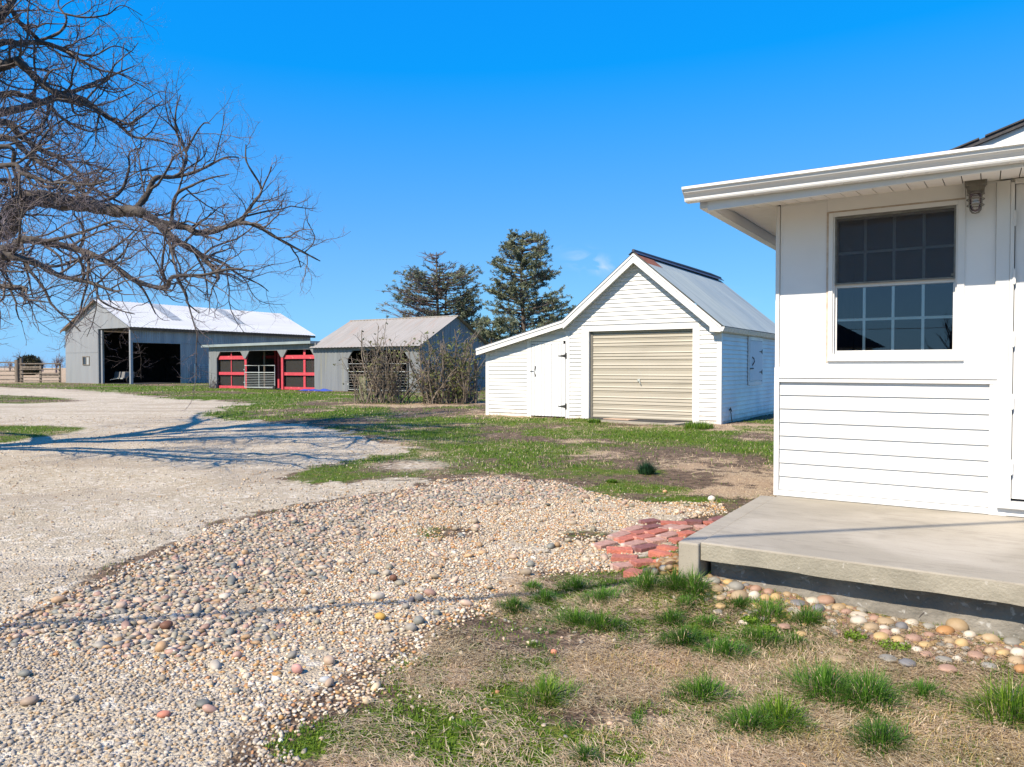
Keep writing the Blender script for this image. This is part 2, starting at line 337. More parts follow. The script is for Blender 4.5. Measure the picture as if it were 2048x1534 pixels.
def zones(x, y):
    n = (fbm(x, y, 1.6, 21) - .5); n2 = fbm(x, y, 6, 33) - .5
    sdv = sd_(x, y, DRIVE); k = np.clip(.12 + .03 * y, .1, 1.2)
    gr = sst(-k, k * .6, sdv + (n + n2) * k * 1.8)
    for I in (ISLE1, ISLE2): gr = gr * (1 - sst(-k * .5, k, sd_(x, y, I) + n * k))
    gr = np.maximum(gr, sst(.0, .25, sd_(x, y, BED) + n * .3) * .8)
    gr = np.maximum(gr, np.clip(blobs(x, y, [(830, 930, 120, 18, .62), (1010, 905, 60, 8, .35), (420, 805, 120, 5, .5), (620, 805, 60, 4, .3)]), 0, .62))
    gr = gr * (1 - np.clip(blobs(x, y, [(900, 1065, 70, 14, 1.2), (1170, 1075, 70, 16, 1.0), (1060, 1160, 60, 14, .8), (640, 1180, 200, 12, .3)]), 0, .9))
    m1 = fbm(x, y, .45, 51); m2 = fbm(x, y, 2.4, 61)
    d = np.hypot(x, y)
    g = np.clip((m1 - .42) * 2.2 + (m2 - .5) * 1.4 + blobs(x, y, GREEN) + .22 * sst(7, 16, d) + .06 * sst(6, 3, d) - blobs(x, y, [(1450, 930, 130, 28, .9), (1500, 975, 70, 18, .8), (1200, 905, 90, 8, .4), (1060, 828, 100, 6, .5), (700, 845, 200, 4, .3), (800, 812, 120, 4, .5)]), 0, 1)
    g = g * (1 - .9 * np.exp(-(np.abs(sd_(x, y, BED)) / .35) ** 2) * (x < -.2) * (y > 3.4))
    t = np.clip((fbm(x, y, .9, 71) - .5) * 1.8 + (fbm(x, y, 5, 81) - .5) + blobs(x, y, TAN) + .12 * sst(6, 12, d) + .2 * sst(5.5, 4, d) * (x > -.8) + .25 * sst(90, 150, d), 0, 1)
    g = g * (1 - sst(68, 80, d)); t = np.maximum(t, sst(68, 80, d) * .75)
    return gr, g, t

def graded(segs):
    o = [segs[0][0]]
    for a, b, s0, s1 in segs:
        x = a; 
        while x < b - 1e-6:
            f = (x - a) / (b - a); x += s0 * (1 - f) + s1 * f; o.append(min(x, b))
    return np.array(o)
xs = np.concatenate([-graded([(8, 30, .10, .8), (30, 120, .8, 6), (120, 1500, 8, 200)])[::-1][:-1], graded([(-8, 6, .055, .055)])[:-1], graded([(6, 30, .1, 1.0), (30, 120, 1, 6), (120, 1500, 8, 200)])])
ys = np.concatenate([-graded([(0, 30, .6, 3), (30, 900, 4, 160)])[::-1][:-1], graded([(0, 2, .4, .06), (2, 10, .05, .07), (10, 30, .07, .4), (30, 90, .4, 1.5), (90, 2500, 2, 300)])])
xs = np.unique(np.round(xs, 4)); ys = np.unique(np.round(ys, 4))
XX, YY = np.meshgrid(xs, ys, indexing='ij'); GR, GN, TN = zones(XX, YY); ZZ = gz(XX, YY)
nx, ny = XX.shape
idx = np.arange(nx * ny).reshape(nx, ny)
quads = np.stack([idx[:-1, :-1], idx[1:, :-1], idx[1:, 1:], idx[:-1, 1:]], -1).reshape(-1, 4)
VG = np.stack([XX, YY, ZZ], -1).reshape(-1, 3); CG = np.stack([GR, GN, TN], -1).reshape(-1, 3)

def groundmat():
    m, n, l, b = newmat('earth_grass_gravel')
    tcn = n.new('ShaderNodeTexCoord'); v = tcn.outputs['Object']
    a = n.new('ShaderNodeVertexColor'); a.layer_name = 'col'
    sp = n.new('ShaderNodeSeparateColor'); l.new(a.outputs[0], sp.inputs[0])
    nA = noise(n, l, v, 1.3, 5); nB = noise(n, l, v, 9, 6, .6); nC = noise(n, l, v, 60, 5, .5); nD = noise(n, l, v, 240, 3)
    soil = mixc(n, l, rng_(n, l, nB, .3, .7), (.065, .042, .028), (.20, .135, .088))
    soil = mixc(n, l, rng_(n, l, nC, .5, .7), soil, (.24, .18, .125))
    straw = mixc(n, l, rng_(n, l, nC, .35, .65), (.26, .175, .105), (.60, .46, .30))
    straw = mixc(n, l, rng_(n, l, nA, .4, .7), straw, mixc(n, l, .5, straw, (.36, .24, .15)))
    green = mixc(n, l, rng_(n, l, nC, .32, .68), (.035, .068, .006), (.135, .205, .014))
    green = mixc(n, l, rng_(n, l, nB, .45, .7), green, (.14, .14, .03))
    vo = n.new('ShaderNodeTexVoronoi'); vo.inputs['Scale'].default_value = 62; l.new(v, vo.inputs['Vector'])
    vo2 = n.new('ShaderNodeTexVoronoi'); vo2.inputs['Scale'].default_value = 22; l.new(v, vo2.inputs['Vector'])
    sc = n.new('ShaderNodeSeparateColor'); l.new(vo.outputs['Color'], sc.inputs[0]); sc2 = n.new('ShaderNodeSeparateColor'); l.new(vo2.outputs['Color'], sc2.inputs[0])
    grav = mixc(n, l, sc.outputs[0], (.34, .28, .195), (.57, .48, .345))
    grav = mixc(n, l, rng_(n, l, sc2.outputs[1], .72, .9), grav, (.64, .57, .46))
    grav = mixc(n, l, rng_(n, l, nB, .42, .72), grav, mixc(n, l, .6, grav, (.42, .32, .215)))
    grav = mixc(n, l, rng_(n, l, nA, .3, .75), grav, mixc(n, l, .35, grav, (.70, .61, .48)))
    mpd = n.new('ShaderNodeMapping'); mpd.inputs['Scale'].default_value = (.28, .75, 1); mpd.inputs['Rotation'].default_value = (0, 0, .35); l.new(v, mpd.inputs[0])
    wornf = rng_(n, l, noise(n, l, mpd.outputs[0], 1.0, 7, .8), .46, .66)      # dusty worn tracks
    grav = mixc(n, l, mth(n, l, 'MULTIPLY', wornf, .62), grav, mixc(n, l, nC, (.27, .205, .14), (.46, .375, .275)))
    grav = mixc(n, l, rng_(n, l, noise(n, l, v, 3.2, 6, 1.0), .60, .78), grav, mixc(n, l, nC, (.20, .15, .10), (.40, .32, .23)))
    wob = mth(n, l, 'ADD', mth(n, l, 'MULTIPLY', mth(n, l, 'SUBTRACT', nB, .5), 1.1), mth(n, l, 'MULTIPLY', mth(n, l, 'SUBTRACT', nC, .5), 1.0))
    tf = rng_(n, l, mth(n, l, 'ADD', sp.outputs[2], wob), .25, .65)
    wob2 = mth(n, l, 'ADD', mth(n, l, 'MULTIPLY', mth(n, l, 'SUBTRACT', noise(n, l, v, 14, 5, .5), .5), 1.3), mth(n, l, 'MULTIPLY', mth(n, l, 'SUBTRACT', noise(n, l, v, 95, 4), .5), .9))
    gf = rng_(n, l, mth(n, l, 'ADD', sp.outputs[1], wob2), .22, .62)
    rf = rng_(n, l, mth(n, l, 'ADD', sp.outputs[0], mth(n, l, 'MULTIPLY', wob2, .8)), .30, .70)
    c = mixc(n, l, tf, soil, straw); c = mixc(n, l, gf, c, green); c = mixc(n, l, rf, c, grav)
    l.new(c, b.inputs['Base Color']); b.inputs['Roughness'].default_value = .95; b.inputs['Specular IOR Level'].default_value = .15
    h = mth(n, l, 'ADD', mth(n, l, 'MULTIPLY', vo.outputs['Distance'], -.6), mth(n, l, 'ADD', nC, mth(n, l, 'MULTIPLY', nD, .4)))
    bn = n.new('ShaderNodeBump'); bn.inputs['Strength'].default_value = .9; bn.inputs['Distance'].default_value = .02
    l.new(h, bn.inputs['Height']); l.new(bn.outputs[0], b.inputs['Normal'])
    return m
M['ground'] = groundmat()
g_ = MB(); g_.add(VG, quads, CG); tag(g_.build('ground', M['ground'], smooth=True), kind='structure')
fm = sd_(XX, YY, DRIVE) + (fbm(XX, YY, 1.6, 21) - .5) * .4
dq = quads[(fm.reshape(-1)[quads] > .1).all(1)]
used = np.unique(dq); rem = np.zeros(nx * ny, int); rem[used] = np.arange(len(used))
offd = (-.006 + .012 * sst(.15, .5, fm)).reshape(-1)[used]; Vd = VG[used].copy(); Vd[:, 2] += offd
d_ = MB(); d_.add(Vd, rem[dq], CG[used]); tag(d_.build('gravel_driveway', M['ground'], smooth=True), kind='structure')

# ------------------------------------------------------------------ lap siding, corrugated sheets
def siding(mb, span, z0, z1, lap, face=0.0, proud=.013, axis='u', sgn=-1, holes=()):
    """span(z)->(a,b) along the wall; boards lean out towards the bottom; face = plane offset; outward = sgn * normal axis"""
    z = z0
    while z < z1 - 1e-4:
        zt = min(z + lap, z1); a0, b0 = span(z); a1, b1 = span(zt)
        iv = [(a0, a1, b0, b1)]
        for (ha, hb, hz0, hz1) in holes:
            if zt <= hz0 + .01 or z >= hz1 - .01: continue
            nv = []
            for (p0, p1, q0, q1) in iv:
                if hb <= p0 or ha >= q0: nv.append((p0, p1, q0, q1)); continue
                if p0 < ha: nv.append((p0, p1, ha, ha))
                if q0 > hb: nv.append((hb, hb, q0, q1))
            iv = nv
        for (p0, p1, q0, q1) in iv:
            if q0 - p0 < .02 and q1 - p1 < .02: continue
            o_b = face + sgn * proud; o_t = face + sgn * .001; o_k = face + sgn * .0
            pts = [(p0, o_k, z), (q0, o_k, z), (q0, o_b, z), (p0, o_b, z), (p0, o_b, z + .008), (q0, o_b, z + .008), (q1, o_t, zt), (p1, o_t, zt)]
            if axis == 'v': pts = [(y, x, w) for (x, y, w) in pts]
            fc = [(0, 1, 2, 3), (3, 2, 5, 4), (4, 5, 6, 7), (0, 3, 4, 7), (1, 6, 5, 2)]
            mb.add(pts, fc)
        z = zt
def corr(mb, P0, U, V_, wid, hgt, pitch, amp, N, topf=None, botf=None, lo=None, hi=None, thick=False):
    """sheet of ribs running along V_, repeating along U; N = outward normal"""
    P0, U, V_, N = [np.asarray(q, float) for q in (P0, U, V_, N)]
    lo = 0 if lo is None else lo; hi = wid if hi is None else hi
    n = max(2, int(round((hi - lo) / pitch * 4))); t = np.linspace(lo, hi, n + 1)
    ph = (t / pitch) % 1.0; off = amp * np.where(ph < .5, 1 - np.abs(ph - .25) * 4, 0) if thick else amp * np.sin(2 * PI * ph)
    tb = np.array([0 if botf is None else botf(x) for x in t]); tt = np.array([hgt if topf is None else topf(x) for x in t])
    A_ = P0 + t[:, None] * U + tb[:, None] * V_ + off[:, None] * N; B_ = P0 + t[:, None] * U + tt[:, None] * V_ + off[:, None] * N
    i = np.arange(n); mb.add(np.vstack([A_, B_]), np.stack([i, i + 1, n + 1 + i + 1, n + 1 + i], -1))

# ================================================================== the white house at the right
house = thing('white_house', tuple(hO), -A, 'white house corner with lap siding, window and deep eaves beside the concrete porch', 'house')
HD = 7.0; HWd = 9.0
w_ = MB()
# upper wall: flat panels around the window opening (u .355-1.205, z 1.345-2.42)
w_.box(.03, .355, 0, .12, 1.30, 2.52); w_.box(1.205, 1.375, 0, .12, 1.30, 2.52); w_.box(.355, 1.205, 0, .12, 1.30, 1.345)
w_.box(.357, 1.203, -.006, .12, 2.42, 2.53)
w_.box(0.02, 1.375, .014, .12, .30, 1.30)          # sheathing behind the siding
w_.box(2.42, HWd, 0, .12, .30, 2.52); w_.box(1.455, 2.42, .002, .12, 2.49, 2.52)
w_.box(.02, .12, .12, HD, .0, 2.52); w_.box(.12, HWd, HD - .1, HD, 0, 2.5); w_.box(HWd - .1, HWd, .12, HD - .1, 0, 2.5)
w_.box(1.45, 2.42, .004, .12, .30, .43)
w_.build('wall', M['panel'], house)
s_ = MB(); siding(s_, lambda z: (.035, 1.352), .387 - .1013, 1.192, .1013, face=.010)
siding(s_, lambda z: (.05, HD), .30, 2.5, .1013, face=.018, axis='v'); s_.build('siding', M['vinyl'], house)
t_ = MB()
t_.box(-.006, .03, -.012, .05, .34, 1.30); t_.box(.000, .026, -.010, .02, 1.30, 2.50); t_.box(-.012, -.004, .03, .09, .34, 2.5)
t_.box(1.352, 1.386, -.016, .02, .34, 1.20)
t_.box(.026, 1.392, -.028, .0, 1.222, 1.30); t_.box(.03, 1.386, -.020, .012, 1.192, 1.2215)
t_.box(.03, 1.352, -.014, .012, .342, .382)
t_.box(1.376, 1.452, -.020, .06, .34, 2.50)        # door casing board
t_.build('corner_trim', M['trim'], house, bevel=.003)
t_ = MB(); t_.box(1.40, 2.5, -.055, .06, .395, .438); t_.box(1.395, 2.6, -.018, .0, .343, .394); t_.build('door_sill', M['trim'], house, bevel=.004)
# caulk line left of the window and under the header
c_ = MB(); c_.box(.3515, .3655, -.0065, .03, 1.335, 2.418); c_.box(.366, 1.205, -.004, .02, 2.408, 2.4195); c_.build('caulk_line', M['caulk'], house)
# window
win = MB()
win.box(.366, .395, -.012, .10, 1.345, 2.408); win.box(1.163, 1.205, -.012, .10, 1.345, 2.408); win.box(.395, 1.163, -.012, .10, 2.380, 2.408); win.box(.395, 1.163, -.018, .10, 1.345, 1.392)
win.box(.366, 1.205, -.022, -.0125, 1.345, 1.357)
win.box(.395, .405, .004, .03, 1.392, 2.380); win.box(1.153, 1.163, .004, .03, 1.392, 2.380)
wf = win.build('window', M['trim'], house, bevel=.002)
def sash(z0, z1, y, name, mm, fr=.022):
    a = MB(); a.box(.405, 1.153, y, y + .024, z0, z0 + fr + .006); a.box(.405, 1.153, y, y + .024, z1 - fr, z1)
    a.box(.405, .405 + fr * .6, y, y + .024, z0 + fr + .006, z1 - fr); a.box(1.153 - fr * .6, 1.153, y, y + .024, z0 + fr + .006, z1 - fr)
    return a.build(name, mm, wf)
sash(1.393, 1.895, .034, 'sash', M['trim']); sash(1.87, 2.378, .060, 'sash', M['trim'])
for (z0, z1, y) in ((1.42, 1.873, .052), (1.90, 2.356, .076)):
    p = MB(); p.add([(.41, y - .004, z0 - .01), (1.148, y - .004, z0 - .01), (1.148, y - .004, z1 + .01), (.41, y - .004, z1 + .01)], [(0, 1, 2, 3)]); p.build('pane', M['glass'], wf)
    a = MB()
    for k in (1, 2, 3):
        x = .412 + (1.146 - .412) * k / 4; a.box(x - .009, x + .009, y + .000, y + .009, z0 - .01, z1 + .01)
    zc = (z0 + z1) / 2 - .004; a.box(.41, 1.148, y + .0025, y + .0065, zc - .009, zc + .009)
    a.build('muntin', M['trim'], wf)
a = MB()
for q in ((.400, 1.158, 2.362, 2.380), (.400, 1.158, 1.893, 1.905)): a.box(q[0], q[1], .006, .016, q[2], q[3])
a.box(.400, .416, .006, .016, 1.905, 2.362); a.box(1.142, 1.158, .006, .016, 1.905, 2.362); a.box(1.128, 1.141, .007, .015, 1.912, 1.928)
a.build('screen_frame', M['greymetal'], wf)
a = MB(); a.box(.4165, 1.1415, .0105, .0115, 1.9055, 2.3615); a.build('insect_screen', M['screen'], wf)
# room behind the glass
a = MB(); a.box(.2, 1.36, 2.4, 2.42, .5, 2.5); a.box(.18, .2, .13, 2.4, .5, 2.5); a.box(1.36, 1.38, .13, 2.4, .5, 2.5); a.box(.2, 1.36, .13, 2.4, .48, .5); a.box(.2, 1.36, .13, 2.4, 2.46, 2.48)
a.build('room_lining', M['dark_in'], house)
# door
a = MB(); a.box(1.478, 2.40, -.004, .035, .455, 2.47); a.box(1.56, 2.32, -.010, -.0045, 1.5, 2.36)
dr = a.build('door', M['door_w'], house, bevel=.003)
a = MB(); a.box(1.4525, 1.474, -.026, .03, .44, 2.482); a.box(2.405, 2.43, -.026, .03, .44, 2.482); a.box(1.474, 2.405, -.026, .03, 2.472, 2.482 + .02); a.build('door_frame', M['trim'], house, bevel=.002)
for zc in (2.25, 1.88, 1.48, 1.08, .66):
    a = MB(); a.box(1.4665, 1.484, -.032, -.0262, zc - .045, zc + .045); a.tube([(1.4755, -.034, zc - .05), (1.4755, -.034, zc + .05)], .005, 6); a.build('hinge', M['trim'], dr)
a = MB(); a.box(1.4742, 1.4778, -.012, .02, .455, 2.47); a.build('door_seal', M['black'], house)
# eaves
SO = -.56; SOz = 2.462; SWz = 2.512
a = MB()
for k in range(60):
    x0 = -.3355 + k * .1016; a.hexa([(x0 + .004, SO, SOz), (x0 + .1, SO, SOz), (x0 + .1, .02, SWz), (x0 + .004, .02, SWz), (x0 + .004, SO, SOz + .006), (x0 + .1, SO, SOz + .006), (x0 + .1, .02, SWz + .006), (x0 + .004, .02, SWz + .006)])
for k in range(70):
    y0 = .0215 + k * .1016; a.box(-.327, .0, y0 + .002, y0 + .1, 2.512, 2.518)
a.build('soffit', M['soffit'], house)
a = MB(); a.box(-.33, .0, -.56, .02, 2.53, 2.535); a.box(-.33, 5.8, -.56, .1, 2.53, 2.535); a.box(-.32, 0, .02, 7.1, 2.53, 2.535); a.build('soffit_backing', M['dark_in'], house)
a = MB(); a.hexa([(-.335, -.585, 2.405), (1.5, -.585, 2.448), (1.5, -.561, 2.448), (-.335, -.561, 2.405), (-.335, -.585, 2.563), (1.5, -.585, 2.563), (1.5, -.561, 2.563), (-.335, -.561, 2.563)]); a.box(1.5, 5.8, -.585, -.561, 2.448, 2.563); a.box(-.40, -.336, -.56, 7.1, 2.43, 2.56); a.box(-.336, -.33, -.53, 7.1, 2.44, 2.47)
a.box(.03, 1.40, -.005, .0, 2.492, 2.512)
a.build('fascia', M['trim'], house, bevel=.002)
# K-style gutter
prof = [(-.586, 2.470), (-.660, 2.470), (-.666, 2.480), (-.668, 2.494), (-.684, 2.512), (-.702, 2.524), (-.706, 2.540), (-.722, 2.545), (-.722, 2.560), (-.712, 2.565), (-.700, 2.558), (-.696, 2.530), (-.664, 2.500), (-.655, 2.478), (-.594, 2.478), (-.594, 2.56), (-.586, 2.56)]
a = MB(); a.prism([(-.47, y, z) for y, z in prof], (6.2, 0, 0)); cap = [(-.586, 2.470), (-.660, 2.470), (-.668, 2.494), (-.684, 2.512), (-.702, 2.524), (-.722, 2.545), (-.722, 2.563), (-.586, 2.563)]
a.prism([(-.476, y, z) for y, z in cap], (.006, 0, 0)); a.build('gutter', M['gutter'], house)
# low roof over the porch and the gable behind it
a = MB(); a.hexa([(-.42, -.66, 2.568), (5.8, -.66, 2.568), (5.8, 1.75, 2.905), (.25, 1.75, 2.905), (-.42, -.66, 2.58), (5.8, -.66, 2.58), (5.8, 1.75, 2.92), (.25, 1.75, 2.92)])
a.hexa([(-.42, -.66, 2.5681), (.25, 1.75, 2.905), (.25, 5.2, 2.905), (-.42, 7.2, 2.5681), (-.42, -.66, 2.58), (.25, 1.75, 2.92), (.25, 5.2, 2.92), (-.42, 7.2, 2.58)])
a.hexa([(.25, 1.75, 2.905), (5.8, 1.75, 2.905), (5.8, 7.2, 2.905), (.25, 7.2, 2.905), (.25, 1.75, 2.92), (5.8, 1.75, 2.92), (5.8, 7.2, 2.92), (.25, 7.2, 2.92)])
a.build('roof', M['shingle'], house)
def rk(u): return 2.571 + .33 * u
a = MB(); siding(a, lambda z: (max(.62, (z - 2.571) / .33 - .02), 9.0 - (z - 2.571) / .33 + .02), 2.86, 4.05, .1013, face=1.75); a.prism([(u, 1.752, z) for u, z in ((.9, 2.88), (8.1, 2.88), (4.5, rk(4.5) + .02))], (0, .03, 0))
a.build('gable_wall', M['vinyl'], house)
a = MB(); a.hexa([(.42, 1.44, rk(.42)), (4.5, 1.44, rk(4.5)), (4.5, 1.475, rk(4.5)), (.42, 1.475, rk(.42)), (.42, 1.44, rk(.42) + .13), (4.5, 1.44, rk(4.5) + .13), (4.5, 1.475, rk(4.5) + .13), (.42, 1.475, rk(.42) + .13)])
a.build('rake_board', M['trim'], house)
a = MB()
for k in range(40):
    x0 = .45 + k * .1016; x1 = x0 + .097
    if x1 > 4.4: break
    a.hexa([(x0, 1.476, rk(x0) + .015), (x1, 1.476, rk(x1) + .015), (x1, 1.75, rk(x1) + .015), (x0, 1.75, rk(x0) + .015), (x0, 1.476, rk(x0) + .022), (x1, 1.476, rk(x1) + .022), (x1, 1.75, rk(x1) + .022), (x0, 1.75, rk(x0) + .022)])
a.build('rake_soffit', M['soffit'], house)
a = MB(); a.hexa([(.30, 1.40, rk(.3) + .13), (4.5, 1.40, rk(4.5) + .13), (4.5, 8, rk(4.5) + .13), (.30, 8, rk(.3) + .13), (.30, 1.40, rk(.3) + .165), (4.5, 1.40, rk(4.5) + .165), (4.5, 8, rk(4.5) + .165), (.30, 8, rk(.3) + .165)])
a.hexa([(4.5, 1.40, rk(4.5) + .13), (8.7, 1.40, rk(.3) + .13), (8.7, 8, rk(.3) + .13), (4.5, 8, rk(4.5) + .13), (4.5, 1.40, rk(4.5) + .165), (8.7, 1.40, rk(.3) + .165), (8.7, 8, rk(.3) + .165), (4.5, 8, rk(4.5) + .165)])
for k in range(12):
    x0 = .28 + k * .34; a.hexa([(x0, 1.385, rk(x0) + .166), (x0 + .3, 1.385, rk(x0 + .3) + .166), (x0 + .3, 1.7, rk(x0 + .3) + .166), (x0, 1.7, rk(x0) + .166), (x0, 1.385, rk(x0) + .178), (x0 + .3, 1.385, rk(x0 + .3) + .178), (x0 + .3, 1.7, rk(x0 + .3) + .178), (x0, 1.7, rk(x0) + .178)])
a.build('gable_roof', M['shingle'], house)

# caged light under the eave
lt = thing('wall_light', tuple(hO + np.append(uu * 1.262 + vv * -.092, 2.30)), -A, 'grey caged jelly-jar light hanging under the eave right of the window', 'light')
a = MB(); a.box(-.062, .062, -.045, .09, .185, .245); a.box(-.055, .055, -.05, .05, .168, .186); 
for sx in (-.05, .05): a.tube([(sx, -.046, .215), (sx, -.052, .215)], .006, 6)
a.tube([(0, 0, .13), (0, 0, .17)], [.047, .052], 16); a.box(.035, .062, -.03, .03, .245, .262); a.build('housing', M['greymetal'], lt, bevel=.004)
zs = np.array([.135, .10, .06, .03, .012, .004]); rs_ = np.array([.034, .036, .036, .032, .02, .004])
a = MB(); a.tube([(0, 0, z) for z in zs], rs_, 18); a.build('jar', M['jar'], lt, smooth=True)
a = MB()
for z, r in ((.118, .048), (.083, .049), (.045, .047)):
    th = np.linspace(0, 2 * PI, 25); a.tube(np.stack([r * np.cos(th), r * np.sin(th), np.full(25, z)], -1), .0032, 5)
for k in range(4):
    an = PI / 4 + k * PI / 2; q = np.array([(.050, .14), (.050, .09), (.049, .05), (.042, .02), (.025, .0), (0, -.006)])
    a.tube(np.stack([q[:, 0] * math.cos(an), q[:, 0] * math.sin(an), q[:, 1]], -1), .0036, 6)
a.build('cage', M['greymetal'], lt)

# porch slab
porch = thing('porch_slab', tuple(hO), -A, 'pale concrete porch slab overhanging its cracked grey foundation', 'porch')
a = MB(); a.box(.02, 4.6, -1.77, -.004, .256, .339); a.build('slab', M['concrete'], porch, bevel=.008)
a = MB(); a.box(-.098, .0185, -1.795, -.02, .0, .333); a.build('step', M['concrete'], porch, bevel=.010)
# rough, chipped front face of the slab and the foundation behind it
def rough_wall(x0, x1, y, z0, z1, dn, amp, seed, nx_=260, nz_=18, jag=0, toplip=0):
    X = np.linspace(x0, x1, nx_); Z = np.linspace(0, 1, nz_); xx, zz = np.meshgrid(X, Z, indexing='ij')
    zl = z0 + jag * (fbm(X, X * 0 + 3, 6, seed + 3) - .5) * 2; zr = zl[:, None] + (z1 - zl[:, None]) * zz
    yy = y + dn * ((fbm(xx, zr, 14, seed) - .5) * amp + (fbm(xx, zr, 3, seed + 8) - .5) * amp * 1.5)
    V = np.stack([xx, yy, zr], -1).reshape(-1, 3); ii = np.arange(nx_ * nz_).reshape(nx_, nz_)
    q = np.stack([ii[:-1, :-1], ii[1:, :-1], ii[1:, 1:], ii[:-1, 1:]], -1).reshape(-1, 4); return V, q
a = MB(); V, q = rough_wall(.024, 4.58, -1.775, .243, .330, 1, .006, 71, jag=.006); a.add(V, q)
V, q = rough_wall(.024, 4.58, -1.735, .236, .258, 1, .02, 75, jag=.012); a.add(V, q); a.build('slab_edge', M['concrete_edge'], porch, smooth=True)
a = MB(); V, q = rough_wall(.045, 4.5, -1.655, -.15, .262, 1, .018, 81); a.add(V, q)
V, q = rough_wall(.05, 4.5, -1.678, .205, .259, 1, .012, 85, jag=.035); a.add(V, q); a.box(.04, 4.5, -1.64, -.1, -.15, .255)
a.build('foundation', M['foundation'], porch, smooth=False)

# ================================================================== the white garage
gar = thing('white_garage', tuple(gO), -A, 'white lap-sided garage with lean-to, cream roll-up door and pale metal roof', 'garage')
GL = 6.55; RU, RZ = -2.045, 4.03; KU, KZ = -3.96, 2.495; LU, LZ = -6.66, 1.81; EU, EZ = .09, 2.235
def roofz(u):
    if u > RU: return RZ + (u - RU) * (EZ - RZ) / (EU - RU)
    if u > KU: return RZ + (RU - u) * (KZ - RZ) / (RU - KU)
    return KZ + (KU - u) * (LZ - KZ) / (KU - LU)
def invspan(z, d=.15):   # left and right u where the wall top equals z
    z = z + d
    if z < LZ + (LZ - KZ) / (KU - LU) * 0: pass
    zl = roofz(-6.48)
    if z <= zl: L = -6.48
    elif z <= KZ: L = LU + (z - LZ) * (KU - LU) / (KZ - LZ)
    else: L = KU + (z - KZ) * (RU - KU) / (RZ - KZ)
    Rr = -.02 if z <= roofz(-.02) else RU + (RZ - z) * (EU - RU) / (RZ - EZ)
    return (max(L, -6.48), min(Rr, -.02)) if L < Rr else (RU, RU)
LAP = .1038
OD = (-3.50, -.515, 0, 2.335); SDh = (-5.16, -3.90, 0, 2.10)
a = MB(); siding(a, lambda z: invspan(z), .0 - .02, 3.83, LAP, face=0, proud=.024, holes=(OD, (-5.16, -3.97, 0, 2.09)))
siding(a, lambda z: (.03, GL), .06, 2.19, LAP, face=0, proud=.018, axis='v', sgn=1)
a.build('siding', M['vinyl'], gar)
a = MB()   # sheathing
def shpoly(pts, v0, v1): a.prism([(u, v0, z) for u, z in pts], (0, v1 - v0, 0))
shpoly([(-6.47, -.05), (-5.12, -.05), (-5.12, 2.06), (-6.47, 1.72)], .004, .08); shpoly([(-3.97, -.05), (-3.44, -.05), (-3.44, 2.3), (-3.97, 2.3)], .004, .08); shpoly([(-.58, -.05), (-.02, -.05), (-.02, 2.15), (-.58, 2.15)], .004, .08)
shpoly([(-5.12, 2.05), (-3.97, 2.05), (-3.97, 2.35), (-5.12, 2.06)], .004, .08); shpoly([(-3.97, 2.295), (-.15, 2.2), (RU, 3.9), (-3.9, 2.36)], .004, .08)
a.box(-.08, -.001, .08, GL, -.05, 2.18); a.box(-6.47, -6.40, .08, GL, -.05, 1.70); a.prism([(u, GL - .08, z) for u, z in ((-6.4, -.05), (-.08, -.05), (-.08, 2.15), (RU, 3.9), (-3.96, 2.34), (-6.4, 1.70))], (0, .08, 0))
a.build('wall', M['vinyl'], gar)
a = MB(); a.box(-6.50, -6.40, -.022, .02, -.03, 1.70); a.build('corner_board', M['trim'], gar)
a = MB(); a.box(-.085, .022, -.022, .0, -.03, 2.14); a.box(.0005, .022, .0, .07, -.03, 2.14); a.build('corner_board', M['trim'], gar)
a = MB()
a.box(-3.53, -3.35, -.03, .0, -.02, 2.335); a.box(-.645, -.50, -.03, .0, -.02, 2.335); a.box(-3.3495, -.6455, -.03, .0, 2.205, 2.335)
a.box(-3.352, -3.34, -.025, .12, -.02, 2.204); a.box(-.655, -.645, -.025, .12, -.02, 2.204); a.box(-3.34, -.655, -.025, .12, 2.206, 2.216)
a.box(-3.545, -3.531, -.024, .0, -.02, 2.345); a.box(-.499, -.487, -.024, .0, -.02, 2.345)
a.build('door_casing', M['trim'], gar); a = MB()
a.box(-5.155, -5.035, -.03, .0, -.02, 2.08); a.box(-4.0, -3.885, -.03, .0, -.02, 2.24); a.box(-5.0345, -4.0005, -.026, .0, 1.985, 2.10)
a.build('door_casing', M['trim'], gar)
a = MB()
def rake(u0, z0, u1, z1, hh=.205, vf=-.25, th=.03):
    a.hexa([(u0, vf, z0 - hh), (u1, vf, z1 - hh), (u1, vf + th, z1 - hh), (u0, vf + th, z0 - hh), (u0, vf, z0 - .001), (u1, vf, z1 - .001), (u1, vf + th, z1 - .001), (u0, vf + th, z0 - .001)])
    a.hexa([(u0, vf - .018, z0 - .055), (u1, vf - .018, z1 - .055), (u1, vf - .001, z1 - .055), (u0, vf - .001, z0 - .055), (u0, vf - .018, z0), (u1, vf - .018, z1), (u1, vf - .001, z1), (u0, vf - .001, z0)])
def rakep(P_, vf=-.25, th=.03): a.prism([(u, vf, z) for u, z in P_], (0, th, 0))
rakep([(RU, RZ - .001), (RU, RZ - .225), (-.185, 2.225), (-.185, 2.112), (.062, 2.100), (EU - .01, EZ)])
a.hexa([(RU, -.268, RZ - .055), (EU - .01, -.268, EZ - .055), (EU - .01, -.251, EZ - .055), (RU, -.251, RZ - .055), (RU, -.268, RZ), (EU - .01, -.268, EZ), (EU - .01, -.251, EZ), (RU, -.251, RZ)])
rake(KU, KZ, RU, RZ, .215); rake(LU, LZ, KU, KZ, .175)
a.box(-.185, .03, -.22, .0, 2.10, 2.112)
a.box(.03, .06, -.22, GL + .1, 2.10, 2.215)
a.box(-6.66, -6.63, -.22, GL, 1.655, 1.80)
